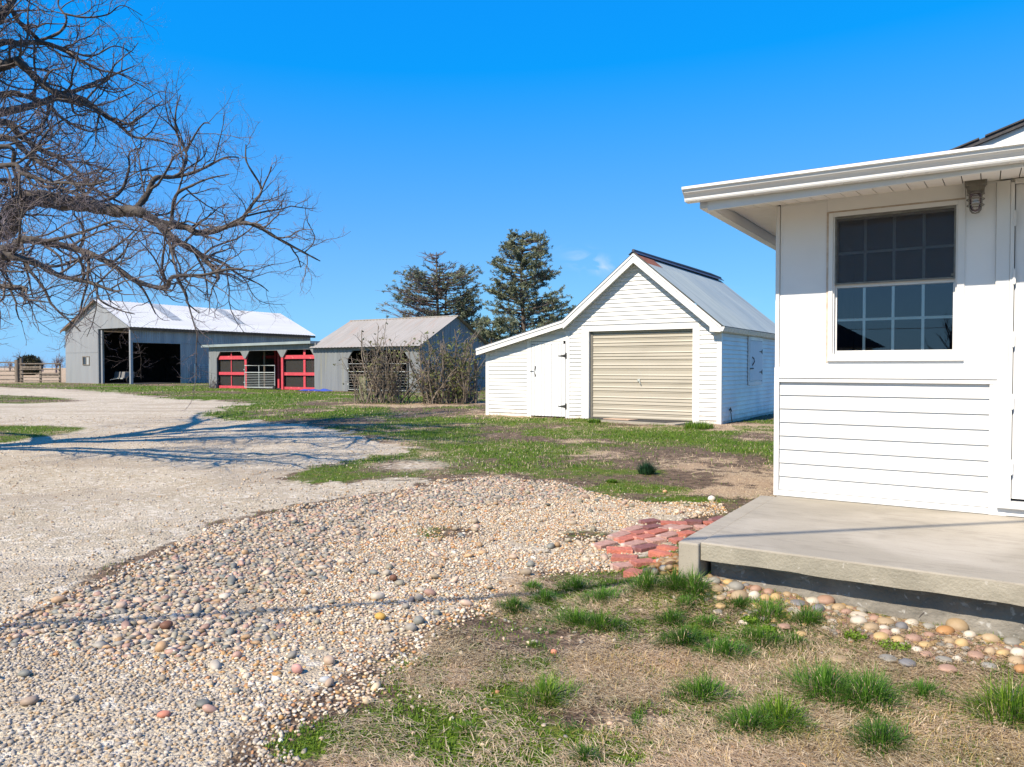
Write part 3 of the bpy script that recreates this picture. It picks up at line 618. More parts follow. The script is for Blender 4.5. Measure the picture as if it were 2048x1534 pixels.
a.build('fascia', M['trim'], gar)
a = MB()
def soff(u0, u1, d, n):
    for k in range(n):
        p0 = u0 + (u1 - u0) * k / n + .004; p1 = u0 + (u1 - u0) * (k + 1) / n - .004
        z0, z1 = roofz(p0) - d, roofz(p1) - d
        a.hexa([(p0, -.22, z0), (p1, -.22, z1), (p1, 0.0, z1), (p0, .0, z0), (p0, -.22, z0 + .008), (p1, -.22, z1 + .008), (p1, .0, z1 + .008), (p0, .0, z0 + .008)])
soff(KU, RU - .02, .15, 26); soff(LU + .03, KU, .12, 28); soff(RU + .02, EU - .04, .15, 28)
a.box(.0005, .03, .0, GL, 2.135, 2.15)
a.build('soffit', M['soffit'], gar)
a = MB()
gpf = [(.061, 2.115), (.115, 2.115), (.155, 2.20), (.16, 2.215), (.15, 2.215), (.11, 2.125), (.066, 2.125), (.066, 2.21), (.061, 2.21)]
a.prism([(x, -.25, z) for x, z in gpf][::-1], (0, GL + .4, 0)); a.prism([(x, -.255, z) for x, z in ((.061, 2.115), (.115, 2.115), (.16, 2.215), (.061, 2.215))][::-1], (0, .005, 0))
a.build('gutter', M['gutter'], gar)
# roof sheets: corrugations run down the slope
a = MB(); RL = GL + .05
def slope(u0, z0, u1, z1, v0=-.262, v1=RL, lift=.012, amp=.008, pitch=.0762, m=a, hi=None, lo=None):
    L = math.hypot(u1 - u0, z1 - z0); d = ((u1 - u0) / L, 0, (z1 - z0) / L); N = np.cross(d, (0, 1, 0)); N = N if N[2] > 0 else -N
    corr(m, np.array((u0, v0, z0)) + N * lift, (0, 1, 0), d, v1 - v0, L, pitch, amp, N, lo=lo, hi=hi)
slope(RU, RZ + .005, EU + .02, EZ - .01); slope(RU, RZ + .005, KU - .04, KZ - .02); slope(KU + .02, KZ + .012, LU - .02, LZ - .005)
slope(RU + .33, RZ + .005 - .33 * .84, EU + .03, EZ - .02, v0=-.262, v1=2.0, lift=.026)
slope(RU + .45, RZ + .0 - .45 * .84, EU + .03, EZ - .02, v0=2.0, v1=4.6, lift=.030)
gr_ = a.build('roof', M['galv_roof'], gar)
a = MB(); slope(RU + .02, RZ - .01, RU + .36, RZ - .01 - .34 * .845, v0=-.262, v1=.70, lift=.028, m=a); a.build('rusty_sheet', M['rust'], gr_)
a = MB(); a.tube([(RU, -.27, RZ + .065), (RU, 1.5, RZ + .08), (RU, 3.6, RZ + .105), (RU, 5.6, RZ + .12), (RU, RL, RZ + .10)], .035, 10)
for s in (-1, 1): a.hexa([(RU, -.265, RZ + .06), (RU + s * .12, -.265, RZ - .03), (RU + s * .12, RL, RZ - .0), (RU, RL, RZ + .10), (RU, -.265, RZ + .07), (RU + s * .12, -.265, RZ - .02), (RU + s * .12, RL, RZ + .01), (RU, RL, RZ + .11)])
a.build('ridge_cap', M['ridge'], gr_)
# roll-up door
a = MB(); yb = .085
slats = [2.145, 2.095, 2.02, 1.90, 1.82, 1.645, 1.565, 1.49, 1.348, 1.263, 1.09, 1.006, .926, .792, .713, .542, .463, .38, .245, .17]
pts = [(yb - .010, .048), (yb - .014, .06)]; zs_ = [.06] + slats[::-1] + [2.21]
for k in range(1, len(zs_)):
    za, zb = zs_[k - 1], zs_[k]; hh_ = zb - za
    if k > 1: pts += [(yb + .012, za - .002), (yb + .012, za + .006), (yb - .016, za + .010), (yb - .018, za + .018)]
    if hh_ > .1: pts += [(yb - .014, za + .03), (yb - .004, za + .045), (yb - .004, zb - .035), (yb - .012, zb - .02)]
    pts += [(yb - .012, zb - .012), (yb - .004, zb - .004)]
P = np.array(pts); n = len(P); V = np.vstack([np.stack([np.full(n, -3.335), P[:, 0], P[:, 1]], -1), np.stack([np.full(n, -.66), P[:, 0], P[:, 1]], -1)])
ii = np.arange(n - 1); a.add(V, np.stack([ii, n + ii, n + ii + 1, ii + 1], -1)); rd = a.build('rollup_door', M['cream'], gar)
a = MB(); a.box(-3.338, -3.27, .055, .12, 0, 2.2); a.build('door_track', M['greymetal'], rd)
a = MB(); a.box(-2.06, -1.99, .052, .07, .96, 1.02); a.tube([(-2.03, .05, 1.0), (-2.0, .03, .97), (-1.975, .03, .90)], .012, 6); a.build('handle', M['galv_tube'], rd)
a = MB(); a.box(-3.33, -.66, .13, .14, -.02, 2.3); a.build('door_backing', M['dark_in'], gar)
# board door
a = MB(); xw = np.linspace(-5.03, -4.01, 11)
for k in range(10): a.box(xw[k] + .006, xw[k + 1] - .006, -.028 - .0012 * (k % 3), -.005, .035, 1.905 if k else 1.895)
a.box(-5.025, -4.015, -.012, .02, .04, 1.90); sd2 = a.build('board_door', M['door_w'], gar)
a = MB(); a.box(-5.032, -4.002, .021, .03, -.02, 1.99); a.build('dark_gap', M['dark_in'], gar)
a = MB(); a.box(-5.03, -4.07, -.024, .0, 1.912, 1.975); a.build('lintel_board', M['door_w'], gar)
for zc in (1.60, .30):
    a = MB(); o_ = [(-3.965, zc - .08), (-3.965, zc + .08), (-4.03, zc + .035), (-4.19, zc + .008), (-4.19, zc - .008), (-4.03, zc - .035)]
    a.prism([(u, -.0355, z) for u, z in o_], (0, .003, 0)); a.tube([(-3.99, -.036, zc - .08), (-3.99, -.036, zc + .08)], .008, 6); a.tube([(-4.12, -.034, zc), (-4.2, -.036, zc)], [.016, .012], 6); a.build('hinge', M['black'], sd2)
a = MB(); q = [(-4.90, -.03, 1.29), (-4.905, -.055, 1.26), (-4.92, -.07, 1.20), (-4.905, -.055, 1.13), (-4.90, -.03, 1.10)]
a.tube(q, .011, 6); a.box(-4.915, -4.885, -.035, -.028, 1.28, 1.34); a.box(-4.915, -4.885, -.035, -.028, 1.06, 1.11); a.tube([(-5.06, -.045, 1.205), (-4.95, -.045, 1.205)], .007, 6); a.build('handle', M['black'], sd2)
# hatch on the shaded side
a = MB(); a.box(.0, .024, 2.22, 2.32, .86, 2.09); a.box(.0, .024, 3.55, 3.63, .86, 2.09); a.box(.0, .024, 2.32, 3.55, 2.0, 2.09); a.box(.0, .024, 2.32, 3.55, .84, .93); a.build('hatch_casing', M['trim'], gar)
a = MB(); a.box(.004, .030, 2.34, 3.53, .96, 1.985); hh = a.build('hatch_door', M['door_w'], gar)
for zc in (1.72, 1.18):
    a = MB(); a.prism([(.031, y, z) for y, z in ((3.56, zc - .07), (3.56, zc + .07), (3.44, zc + .02), (3.25, zc + .006), (3.25, zc - .006), (3.44, zc - .02))], (.004, 0, 0)); a.build('hinge', M['black'], hh)
a = MB(); a.tube([(.03, 2.56, 1.57), (.06, 2.62, 1.52), (.06, 2.66, 1.45), (.055, 2.58, 1.40), (.03, 2.56, 1.35)], .014, 6); a.tube([(.035, 2.35, 1.27), (.04, 2.62, 1.28)], .018, 6); a.build('handle', M['black'], hh)
a = MB(); a.box(.02, .027, 2.175, 2.215, .86, 2.12); a.build('caulk_line', M['caulk'], gar)
a = MB(); a.tube([(.015, .62, .30), (.05, .62, .33), (.06, .63, .27)], .02, 8); a.tube([(.05, .62, .27), (.055, .66, .15), (.06, .70, .0)], .010, 6); a.tube([(.04, .6, .35), (.04, .66, .35)], .012, 6); a.build('hydrant', M['black'], gar)
# apron, mats
ap = MB(); ap.prism([(u, v, -.03) for u, v in ((-3.0, .0), (-3.1, -.55), (-1.9, -.85), (-.75, -.90), (-.66, .0))][::-1], (0, 0, .06)); o = ap.build('apron_slab', M['concrete']); o.location = tuple(gO); o.rotation_euler = (0, 0, -A); tag(o, 'low concrete pad in the grass before the roll-up door', 'concrete pad')
ap = MB(); ap.prism([(u, v, .031) for u, v in ((-3.3, .04), (-3.05, -.42), (-1.1, -.62), (-.85, -.12), (-.7, .04))][::-1], (0, 0, .012)); o = ap.build('rubber_mat', M['mat']); o.location = tuple(gO); o.rotation_euler = (0, 0, -A); tag(o, 'dark rubber mat lying on the concrete pad under the roll-up door', 'mat')
ap = MB(); ap.prism([(u, v, .044) for u, v in ((-2.65, -.10), (-2.75, -.42), (-2.05, -.50), (-1.95, -.16))][::-1], (0, 0, .015)); o = ap.build('loose_board', M['board']); o.location = tuple(gO); o.rotation_euler = (0, 0, -A); tag(o, 'tan board lying on the dark mat before the roll-up door', 'board')

# ================================================================== metal barn
barn = thing('metal_barn', tuple(bO), -A, 'large grey corrugated metal barn with pale roof and two tall open bays', 'barn')
BW, BL, BE, BP, BPU = 9.75, 18.1, 4.45, 6.68, -4.75
def btop(u): return BE + (BP - BE) * (1 - abs(u - BPU) / (BW / 2)) if True else 0
a = MB()
corr(a, (-BW, 0, -.05), (1, 0, 0), (0, 0, 1), BW, 0, .2, .012, (0, -1, 0), topf=lambda t: min(btop(-BW + t), 99) + .05, hi=BW - 4.72)
corr(a, (-BW, 0, -.05), (1, 0, 0), (0, 0, 1), BW, 0, .2, .012, (0, -1, 0), topf=lambda t: btop(-BW + t) + .05, botf=lambda t: 4.45, lo=BW - 4.72, hi=BW)
a.box(-BW, -4.72, -.02, -.012, 2.52, 2.55); a.box(-4.72, -4.62, .0, .25, 0, 4.4)
corr(a, (0, 0, -.05), (0, 1, 0), (0, 0, 1), BL, 4.5, .2, .012, (1, 0, 0), botf=lambda t: 3.28, lo=.0, hi=4.2)
corr(a, (0, 0, -.05), (0, 1, 0), (0, 0, 1), BL, 4.5, .2, .012, (1, 0, 0), lo=4.2, hi=BL); a.box(.0, .03, .2, 9.5, 3.24, 3.30)
corr(a, (-BW, 0, -.05), (0, 1, 0), (0, 0, 1), BL, 4.5, .2, .012, (-1, 0, 0)); 
a.build('wall', M['barn_wall'], barn)
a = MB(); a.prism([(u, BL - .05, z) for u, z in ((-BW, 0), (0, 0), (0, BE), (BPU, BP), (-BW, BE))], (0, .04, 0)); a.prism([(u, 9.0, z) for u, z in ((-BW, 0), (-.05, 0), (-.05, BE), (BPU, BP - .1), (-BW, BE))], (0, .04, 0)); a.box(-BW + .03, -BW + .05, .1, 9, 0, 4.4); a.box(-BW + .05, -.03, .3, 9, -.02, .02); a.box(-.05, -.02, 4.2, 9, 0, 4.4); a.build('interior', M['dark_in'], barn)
a = MB(); a.box(-.16, .03, -.03, .16, 0, 4.42); a.build('post', M['barn_wall'], barn); a = MB(); a.box(-4.42, -4.22, .1, .25, 0, 4.3); a.build('post', M['barn_wall'], barn)
a = MB()
def bslope(u0, z0, u1, z1, m, v0=-.3, v1=BL + .3, amp=.014, lift=.05, pitch=.30, lo=None, hi=None):
    L = math.hypot(u1 - u0, z1 - z0); d = ((u1 - u0) / L, 0, (z1 - z0) / L); N = np.cross(d, (0, 1, 0)); N = N if N[2] > 0 else -N
    corr(m, np.array((u0, v0, z0)) + N * lift, (0, 1, 0), d, v1 - v0, L, pitch, amp, N, lo=lo, hi=hi)
es = (BP - BE) / (BW / 2)
bslope(BPU, BP + .06, .40, BP + .06 - es * (.40 - BPU), a); bslope(BPU, BP + .06, -BW - .3, BP + .06 - es * (BPU + BW + .3), a)
br = a.build('roof', M['barn_roof'], barn)
for (v0, w) in ((4.35, .95), (10.6, 1.0)):
    a = MB(); u1 = -1.4; bslope(BPU + .15, BP + .06 - es * .15, u1, BP + .06 - es * (u1 - BPU), a, v0=v0, v1=v0 + w, lift=.08); a.build('skylight_panel', M['skylight'], br)
a = MB(); a.box(.30, .36, -.28, BL + .3, BP - es * (.33 - BPU) - .16, BP - es * (.33 - BPU) + .03); 
for (u0, u1) in ((-BW - .28, BPU),):
    z0 = BP + .03 - es * abs(u0 - BPU); z1 = BP + .03 - es * abs(u1 - BPU); a.hexa([(u0, -.3, z0 - .12), (u1, -.3, z1 - .12), (u1, -.26, z1 - .12), (u0, -.26, z0 - .12), (u0, -.3, z0 + .03), (u1, -.3, z1 + .03), (u1, -.26, z1 + .03), (u0, -.26, z0 + .03)])
a.build('fascia', M['wood_eave'], barn)
a = MB(); a.box(-6.98, -5.92, -.05, -.015, 1.48, 1.55); a.box(-6.98, -5.92, -.05, -.015, 2.15, 2.22); a.box(-6.98, -6.90, -.05, -.015, 1.55, 2.15); a.box(-6.0, -5.92, -.05, -.015, 1.55, 2.15); a.box(-6.45, -6.38, -.05, -.015, 1.55, 2.15)
bw = a.build('window', M['wood_old'], barn); a = MB(); a.box(-6.9, -6.45, -.03, -.02, 1.55, 2.15); a.build('pane', M['shade_glass'], bw); a = MB(); a.box(-6.38, -6.0, -.03, -.02, 1.55, 2.15); a.build('pane', M['skylight'], bw)
def put(o, org, u, v, z=0):
    p = org[:2] + uu * u + vv * v; o.location = (p[0], p[1], z); o.rotation_euler = (0, 0, -A)
# pale cart inside the barn
tr = thing('small_trailer', (0, 0, 0), 0, 'low pale trailer standing in the dark of the tall gable bay', 'trailer'); put(tr, bO, -4.35, 1.5)
a = MB(); a.prism([(-.75, y, z) for y, z in ((0, .42), (.08, .95), (.9, .95), (.9, .42))][::-1], (1.5, 0, 0)); a.build('body', M['truck'], tr, bevel=.04)
a = MB(); a.box(-.7, .7, -.08, -.01, .36, .46); a.tube([(0, -.05, .4), (0, -.7, .3)], .03, 6); a.build('drawbar', M['galv_tube'], tr)
for s_ in (-1, 1): a = MB(); a.tube([(s_ * .76, .45, .3), (s_ * .9, .45, .3)], .3, 14); a.build('wheel', M['black'], tr)
# wire panel leaning by the barn wall
wp = thing('wire_panel', (0, 0, 0), 0, 'wire fence panel standing against the shaded side of the barn', 'fence panel'); put(wp, bO, .45, 5.2)
a = MB()
for k in range(8): a.tube([(0, 0, .15 + k * .19), (0, 2.6, .15 + k * .19)], .022, 4)
for k in range(7): a.tube([(0, k * .43, 0), (0, k * .43, 1.6)], .022 if k % 3 else .05, 4)
a.build('wire_grid', M['galv_tube'], wp)

# ================================================================== red-framed lean-to and grey shed
lean = thing('open_lean_to', tuple(mO), -A, 'low grey lean-to with three bays, two framed in red boards', 'shed')
a = MB()
def bay_wall(x0, x1, top, hd, ch=.42):   # chamfered upper corners left and right of an opening, and the header
    a.prism([(x0, 0, top), (x0, 0, top - ch), (x0 + ch * .8, 0, top)], (0, .09, 0)); a.prism([(x1, 0, top), (x1 - ch * .8, 0, top), (x1, 0, top - ch)], (0, .09, 0)); a.box(x0, x1, 0, .09, top, hd)
corr(a, (-9.72, -.012, 0), (1, 0, 0), (0, 0, 1), .78, 2.6, .2, .012, (0, -1, 0)); a.box(-9.72, -8.94, 0, .1, 0, 2.6)
bay_wall(-8.94, -6.30, 2.28, 2.62); bay_wall(-6.12, -2.93, 2.31, 2.66); bay_wall(-2.75, -.12, 2.34, 2.70)
a.box(-6.30, -6.12, 0, .09, 1.85, 2.63); a.box(-2.93, -2.75, 0, .09, 1.9, 2.67); a.box(-.12, 0, 0, .09, 0, 2.7)
a.box(-9.72, -9.66, .1, 5.5, 0, 2.55)
a.build('wall', M['shed_wall'], lean)
a = MB(); a.hexa([(-10.1, -.30, 2.575), (-.12, -.30, 2.65), (-.12, 5.6, 2.65), (-10.1, 5.6, 2.575), (-10.1, -.30, 2.725), (-.12, -.30, 2.80), (-.12, 5.6, 2.80), (-10.1, 5.6, 2.725)]); a.build('roof', M['galv_roof'], lean)
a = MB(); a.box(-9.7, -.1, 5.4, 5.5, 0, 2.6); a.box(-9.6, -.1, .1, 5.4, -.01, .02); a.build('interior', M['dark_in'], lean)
def redframe(x0, x1, mid, side, midw):
    a = MB()
    for z0, z1 in ((1.80, 2.02), (.84, 1.02), (.0, .17)): a.box(x0, x1, .10, .16, z0, z1)
    if side > 0: a.box(x1 - .2, x1, .06, .0999, 0, 2.0)
    else: a.box(x0, x0 + .18, .02, .0999, 0, 2.0)
    a.box(mid - midw, mid + midw, .1605, .20, .05, 2.4)
    f = a.build('red_frame', M['red'], lean)
    b = MB(); b.box(x0, x1, .21, .215, .1, 1.85); b.build('wire_mesh', M['chicken'], f)
redframe(-8.86, -6.12, -7.72, 1, .035); redframe(-2.95, -.13, -1.12, -1, .09)
a = MB()
for x, y in ((-5.4, 1.8), (-4.2, 3.5), (-1.6, 3.2), (-7.4, 3.2)): a.box(x, x + .16, y, y + .16, 0, 2.5)
a.box(-9, -.2, 3.55, 3.6, 1.9, 2.1); a.build('inner_post', M['red'], lean)
a = MB(); a.tube([(-5.62, 1.0, .0), (-5.62, 1.0, 2.3)], .06, 8); a.build('inner_pole', M['wood_old'], lean)
wd = thing('white_door_leaf', (0, 0, 0), 0, 'white slatted door leaf leaning inside the right red-framed bay', 'door'); put(wd, mO, -.55, .75)
a = MB()
for x in (-.16, .10): a.box(x, x + .06, 0, .04, 0, 2.0)
for k in range(9): a.box(-.10, .10, .005, .03, .15 + k * .21, .19 + k * .21)
a.box(-.1, .1, .0, .03, 0, .75); a.build('leaf', M['trim'], wd)

def pipe_gate(org, u0, u1, v, label, hgt=1.42, wheel=True, strands=8, tr=1.0):
    g = thing('pipe_gate', (0, 0, 0), 0, label, 'gate'); put(g, org, u0, v); Wd = u1 - u0
    a = MB(); r = .03 * tr
    a.tube([(0, 0, .08), (0, 0, hgt), (Wd, 0, hgt), (Wd, 0, .08)], r, 6); a.tube([(0, 0, .10), (Wd, 0, .10)], r, 6); a.tube([(0, 0, hgt - .42), (Wd, 0, hgt - .42)], r, 6); a.tube([(Wd * .48, 0, .1), (Wd * .48, 0, hgt)], r * .8, 6); a.build('frame', M['galv_tube'], g)
    a = MB()
    for k in range(strands): z = .18 + k * (hgt - .62) / strands; a.tube([(0, 0, z), (Wd, 0, z)], .011 * tr, 4)
    a.build('wire', M['galv_tube'], g)
    for z in (.4, hgt - .25):
        a = MB(); a.box(-.08, .03, -.03, .03, z - .03, z + .03); a.build('hinge', M['galv_tube'], g)
    if wheel: a = MB(); a.tube([(Wd - .03, -.05, .12), (Wd - .03, .05, .12)], .12, 14); a.build('wheel', M['black'], g)
    return g
pipe_gate(mO, -6.08, -3.35, -.10, 'tubular wire gate with a small wheel in the middle bay between red frames')

shed = thing('weathered_shed', tuple(mO), -A, 'grey sheet-metal shed with rust-tinted gable roof behind the bare shrubs', 'shed')
SW, SDp, SRv, SRz, SEz = 7.62, 6.0, 3.0, 4.08, 2.52
a = MB()
corr(a, (0.002, 0, 0), (1, 0, 0), (0, 0, 1), 2.5, 2.5, .25, .010, (0, -1, 0)); corr(a, (0, 0, 0), (1, 0, 0), (0, 0, 1), 7.6, 2.5, .25, .010, (0, -1, 0), lo=6.86, hi=7.6)
corr(a, (0, 0, 0), (1, 0, 0), (0, 0, 1), 7.6, 2.5, .25, .010, (0, -1, 0), botf=lambda t: 2.22, lo=2.5, hi=6.86)
for (x0, s) in ((2.5, 1), (6.86, -1)): a.prism([(x0, -.01, 2.24), (x0, -.01, 1.75), (x0 + s * .4, -.01, 2.24)][::s], (0, .06, 0))
sl = (SRz - SEz) / SRv
corr(a, (SW, 0, 0), (0, 1, 0), (0, 0, 1), SDp, 2.5, .25, .010, (1, 0, 0), topf=lambda t: SEz + sl * (SRv - abs(t - SRv)))
corr(a, (0, 0, 0), (0, 1, 0), (0, 0, 1), SDp, 2.5, .25, .010, (-1, 0, 0), topf=lambda t: SEz + sl * (SRv - abs(t - SRv)))
a.box(0, SW, SDp - .02, SDp, 0, 2.5)
a.build('wall', M['shed_wall'], shed)
a = MB(); a.box(2.5, 6.86, 4.6, 4.65, 0, 2.5); a.box(.1, .15, .1, 4.6, 0, 2.5); a.box(SW - .15, SW - .1, .1, 4.6, 0, 2.5); a.box(.15, SW - .15, .1, 4.6, -.01, .02); a.build('interior', M['dark_in'], shed)
a = MB()
def sslope(v0, z0, v1, z1, lift=.03, x0=-.25, x1=SW + .22):
    L = math.hypot(v1 - v0, z1 - z0); d = (0, (v1 - v0) / L, (z1 - z0) / L); N = np.array((0, -d[2], d[1])); N = N if N[2] > 0 else -N
    corr(a, np.array((x0, v0, z0)) + N * lift, (1, 0, 0), d, x1 - x0, L, .25, .012, N)
sslope(SRv, SRz, -.28, SRz - sl * 3.28); sslope(SRv, SRz, SDp + .25, SRz - sl * 3.25); a.box(-.25, SW + .22, SRv - .1, SRv + .1, SRz + .0, SRz + .05)
a.build('roof', M['shed_roof'], shed)
pipe_gate(mO, 2.62, 6.8, -.06, 'long tubular gate across the open bay of the grey shed', hgt=1.5, wheel=False, strands=6, tr=.6)
# blue tarp in the grass
tp = MB(); rs = np.random.RandomState(4); nx2, ny2 = 40, 14
px_ = np.linspace(0, 2.3, nx2); py_ = np.linspace(0, .7, ny2); X2, Y2 = np.meshgrid(px_, py_, indexing='ij')
Z2 = .02 + .16 * fbm(X2, Y2, 2.2, 91) * np.sin(PI * Y2 / .7) * np.clip(np.sin(PI * X2 / 2.3) * 3, 0, 1)
i2 = np.arange(nx2 * ny2).reshape(nx2, ny2); tp.add(np.stack([X2, Y2 + .1 * (fbm(X2, Y2, 3, 5) - .5), Z2], -1).reshape(-1, 3), np.stack([i2[:-1, :-1], i2[1:, :-1], i2[1:, 1:], i2[:-1, 1:]], -1).reshape(-1, 4))
o = tp.build('blue_tarp', M['tarp'], smooth=True); put(o, mO, -.45, -1.0); tag(o, 'crumpled blue tarp lying in the grass before the grey shed', 'tarp')

# ================================================================== fences at the left
fb = G(0, 765)
fn = thing('board_fence', (fb[0], fb[1], 0), 0, 'weathered brown board fence running left out of the picture', 'fence')
a = MB()
for z in (.25, .62, .98, 1.34, 1.74): a.box(-14, 1.35, -.04, .04, z - .055, z + .055)
for x in (-9, -5, -2): a.box(x, x + .16, .04, .2, 0, 1.9)
a.build('rail', M['wood_old'], fn)
a = MB(); a.tube([(1.45, .1, 0), (1.45, .1, 1.95)], .2, 10); a.build('post', M['wood_old'], fn); a = MB(); a.tube([(1.85, .05, 0), (1.85, .05, 2.1)], .13, 10); a.build('post', M['wood_old'], fn)
g2 = thing('wooden_gate', (fb[0] + 1.75, fb[1] - .2, 0), 0, 'dark board and pipe gate between the fence post and the metal barn', 'gate')
a = MB()
for z in (.15, .45, .8, 1.14, 1.62): a.box(.1, 3.5, -.05, .03, z - .04, z + .04)
a.box(.1, 3.6, -.08, -.04, 1.58, 1.68); a.box(.15, 1.9, .04, .08, 1.22, 1.42); a.box(2.0, 3.4, .04, .08, .55, .72); a.build('board', M['wood_old'], g2)
for x in (.15, 1.78, 3.45): a = MB(); a.box(x, x + .16, .03, .12, 0, 1.6); a.build('upright', M['wood_old'], g2)

# ================================================================== trees
class Grow:
    def __init__(s, seed): s.r = np.random.RandomState(seed); s.m = MB(); s.tips = []
    def branch(s, p, d, L, r, lev, spec):
        rr = s.r; n = spec['n'][lev]; P = [np.array(p, float)]; d = np.array(d, float) / np.linalg.norm(d); st = L / n
        for i in range(n):
            d = d + rr.normal(0, spec['wig'][lev], 3) + np.array([0, 0, spec['up'][lev]]); d /= np.linalg.norm(d); P.append(P[-1] + d * st)
        P = np.array(P); rad = r * np.linspace(1, spec['tip'][lev], n + 1)
        c0, c1 = spec['c'][min(lev, len(spec['c']) - 1)]; t = rr.rand(); col = np.array(c0) * (1 - t) + np.array(c1) * t
        s.m.tube(P, rad, spec['sides'][lev], col, cap=False); s.kids(P, rad, L, lev, spec); return P
    def kids(s, P, rad, L, lev, spec, lo=.15):
        rr = s.r
        if lev + 1 >= len(spec['n']):
            s.tips.append((P[-1], P[-1] - P[-2])); return
        k = max(1, int(L * spec['dens'][lev] * rr.uniform(.8, 1.2)))
        cum = np.concatenate([[0], np.cumsum(np.linalg.norm(np.diff(P, axis=0), axis=1))]); tot = cum[-1]
        for i in range(k):
            f = lo + (1 - lo) * (i + rr.rand()) / k; q = f * tot; j = min(len(P) - 2, np.searchsorted(cum, q) - 1); j = max(j, 0)
            w = (q - cum[j]) / (cum[j + 1] - cum[j] + 1e-9); pt = P[j] * (1 - w) + P[j + 1] * w; T = P[j + 1] - P[j]; T = T / (np.linalg.norm(T) + 1e-9)
            ax = rr.normal(0, 1, 3); ax -= T * (ax @ T); ax /= np.linalg.norm(ax) + 1e-9; an = R(rr.uniform(*spec['ang']))
            d = T * math.cos(an) + ax * math.sin(an); d[1] *= spec.get('flat', 1)
            Lc = spec['len'][lev + 1] * rr.uniform(.5, 1.15) * (1 - spec.get('taper', .45) * f); rc = min(rad[j] * .6, spec['rad'][lev + 1] * rr.uniform(.7, 1.2))
            s.branch(pt, d, Lc, rc, lev + 1, spec)
def spline(P, m=8):
    P = np.asarray(P, float); o = []
    for i in range(len(P) - 1):
        p0 = P[max(0, i - 1)]; p1 = P[i]; p2 = P[i + 1]; p3 = P[min(len(P) - 1, i + 2)]
        for t in np.linspace(0, 1, m, endpoint=False): o.append(.5 * ((2 * p1) + (-p0 + p2) * t + (2 * p0 - 5 * p1 + 4 * p2 - p3) * t * t + (-p0 + 3 * p1 - 3 * p2 + p3) * t ** 3))
    o.append(P[-1]); return np.array(o)
BC = [((.11, .09, .08), (.18, .155, .135)), ((.10, .085, .075), (.17, .14, .125)), ((.10, .08, .08), (.17, .14, .14)), ((.17, .135, .145), (.30, .25, .25)), ((.28, .215, .24), (.50, .41, .42))]
SPEC = dict(n=[8, 7, 5, 4, 3], wig=[.1, .20, .26, .30, .34], up=[.0, .03, .07, .10, .10], tip=[.5, .35, .4, .5, .6], sides=[8, 5, 4, 3, 3], dens=[4.2, 7.4, 12, 15, 0], len=[0, 1.4, .62, .29, .12], rad=[0, .020, .0085, .0050, .0038], ang=(28, 68), c=BC, taper=.5)
K7 = 1 / 2.397
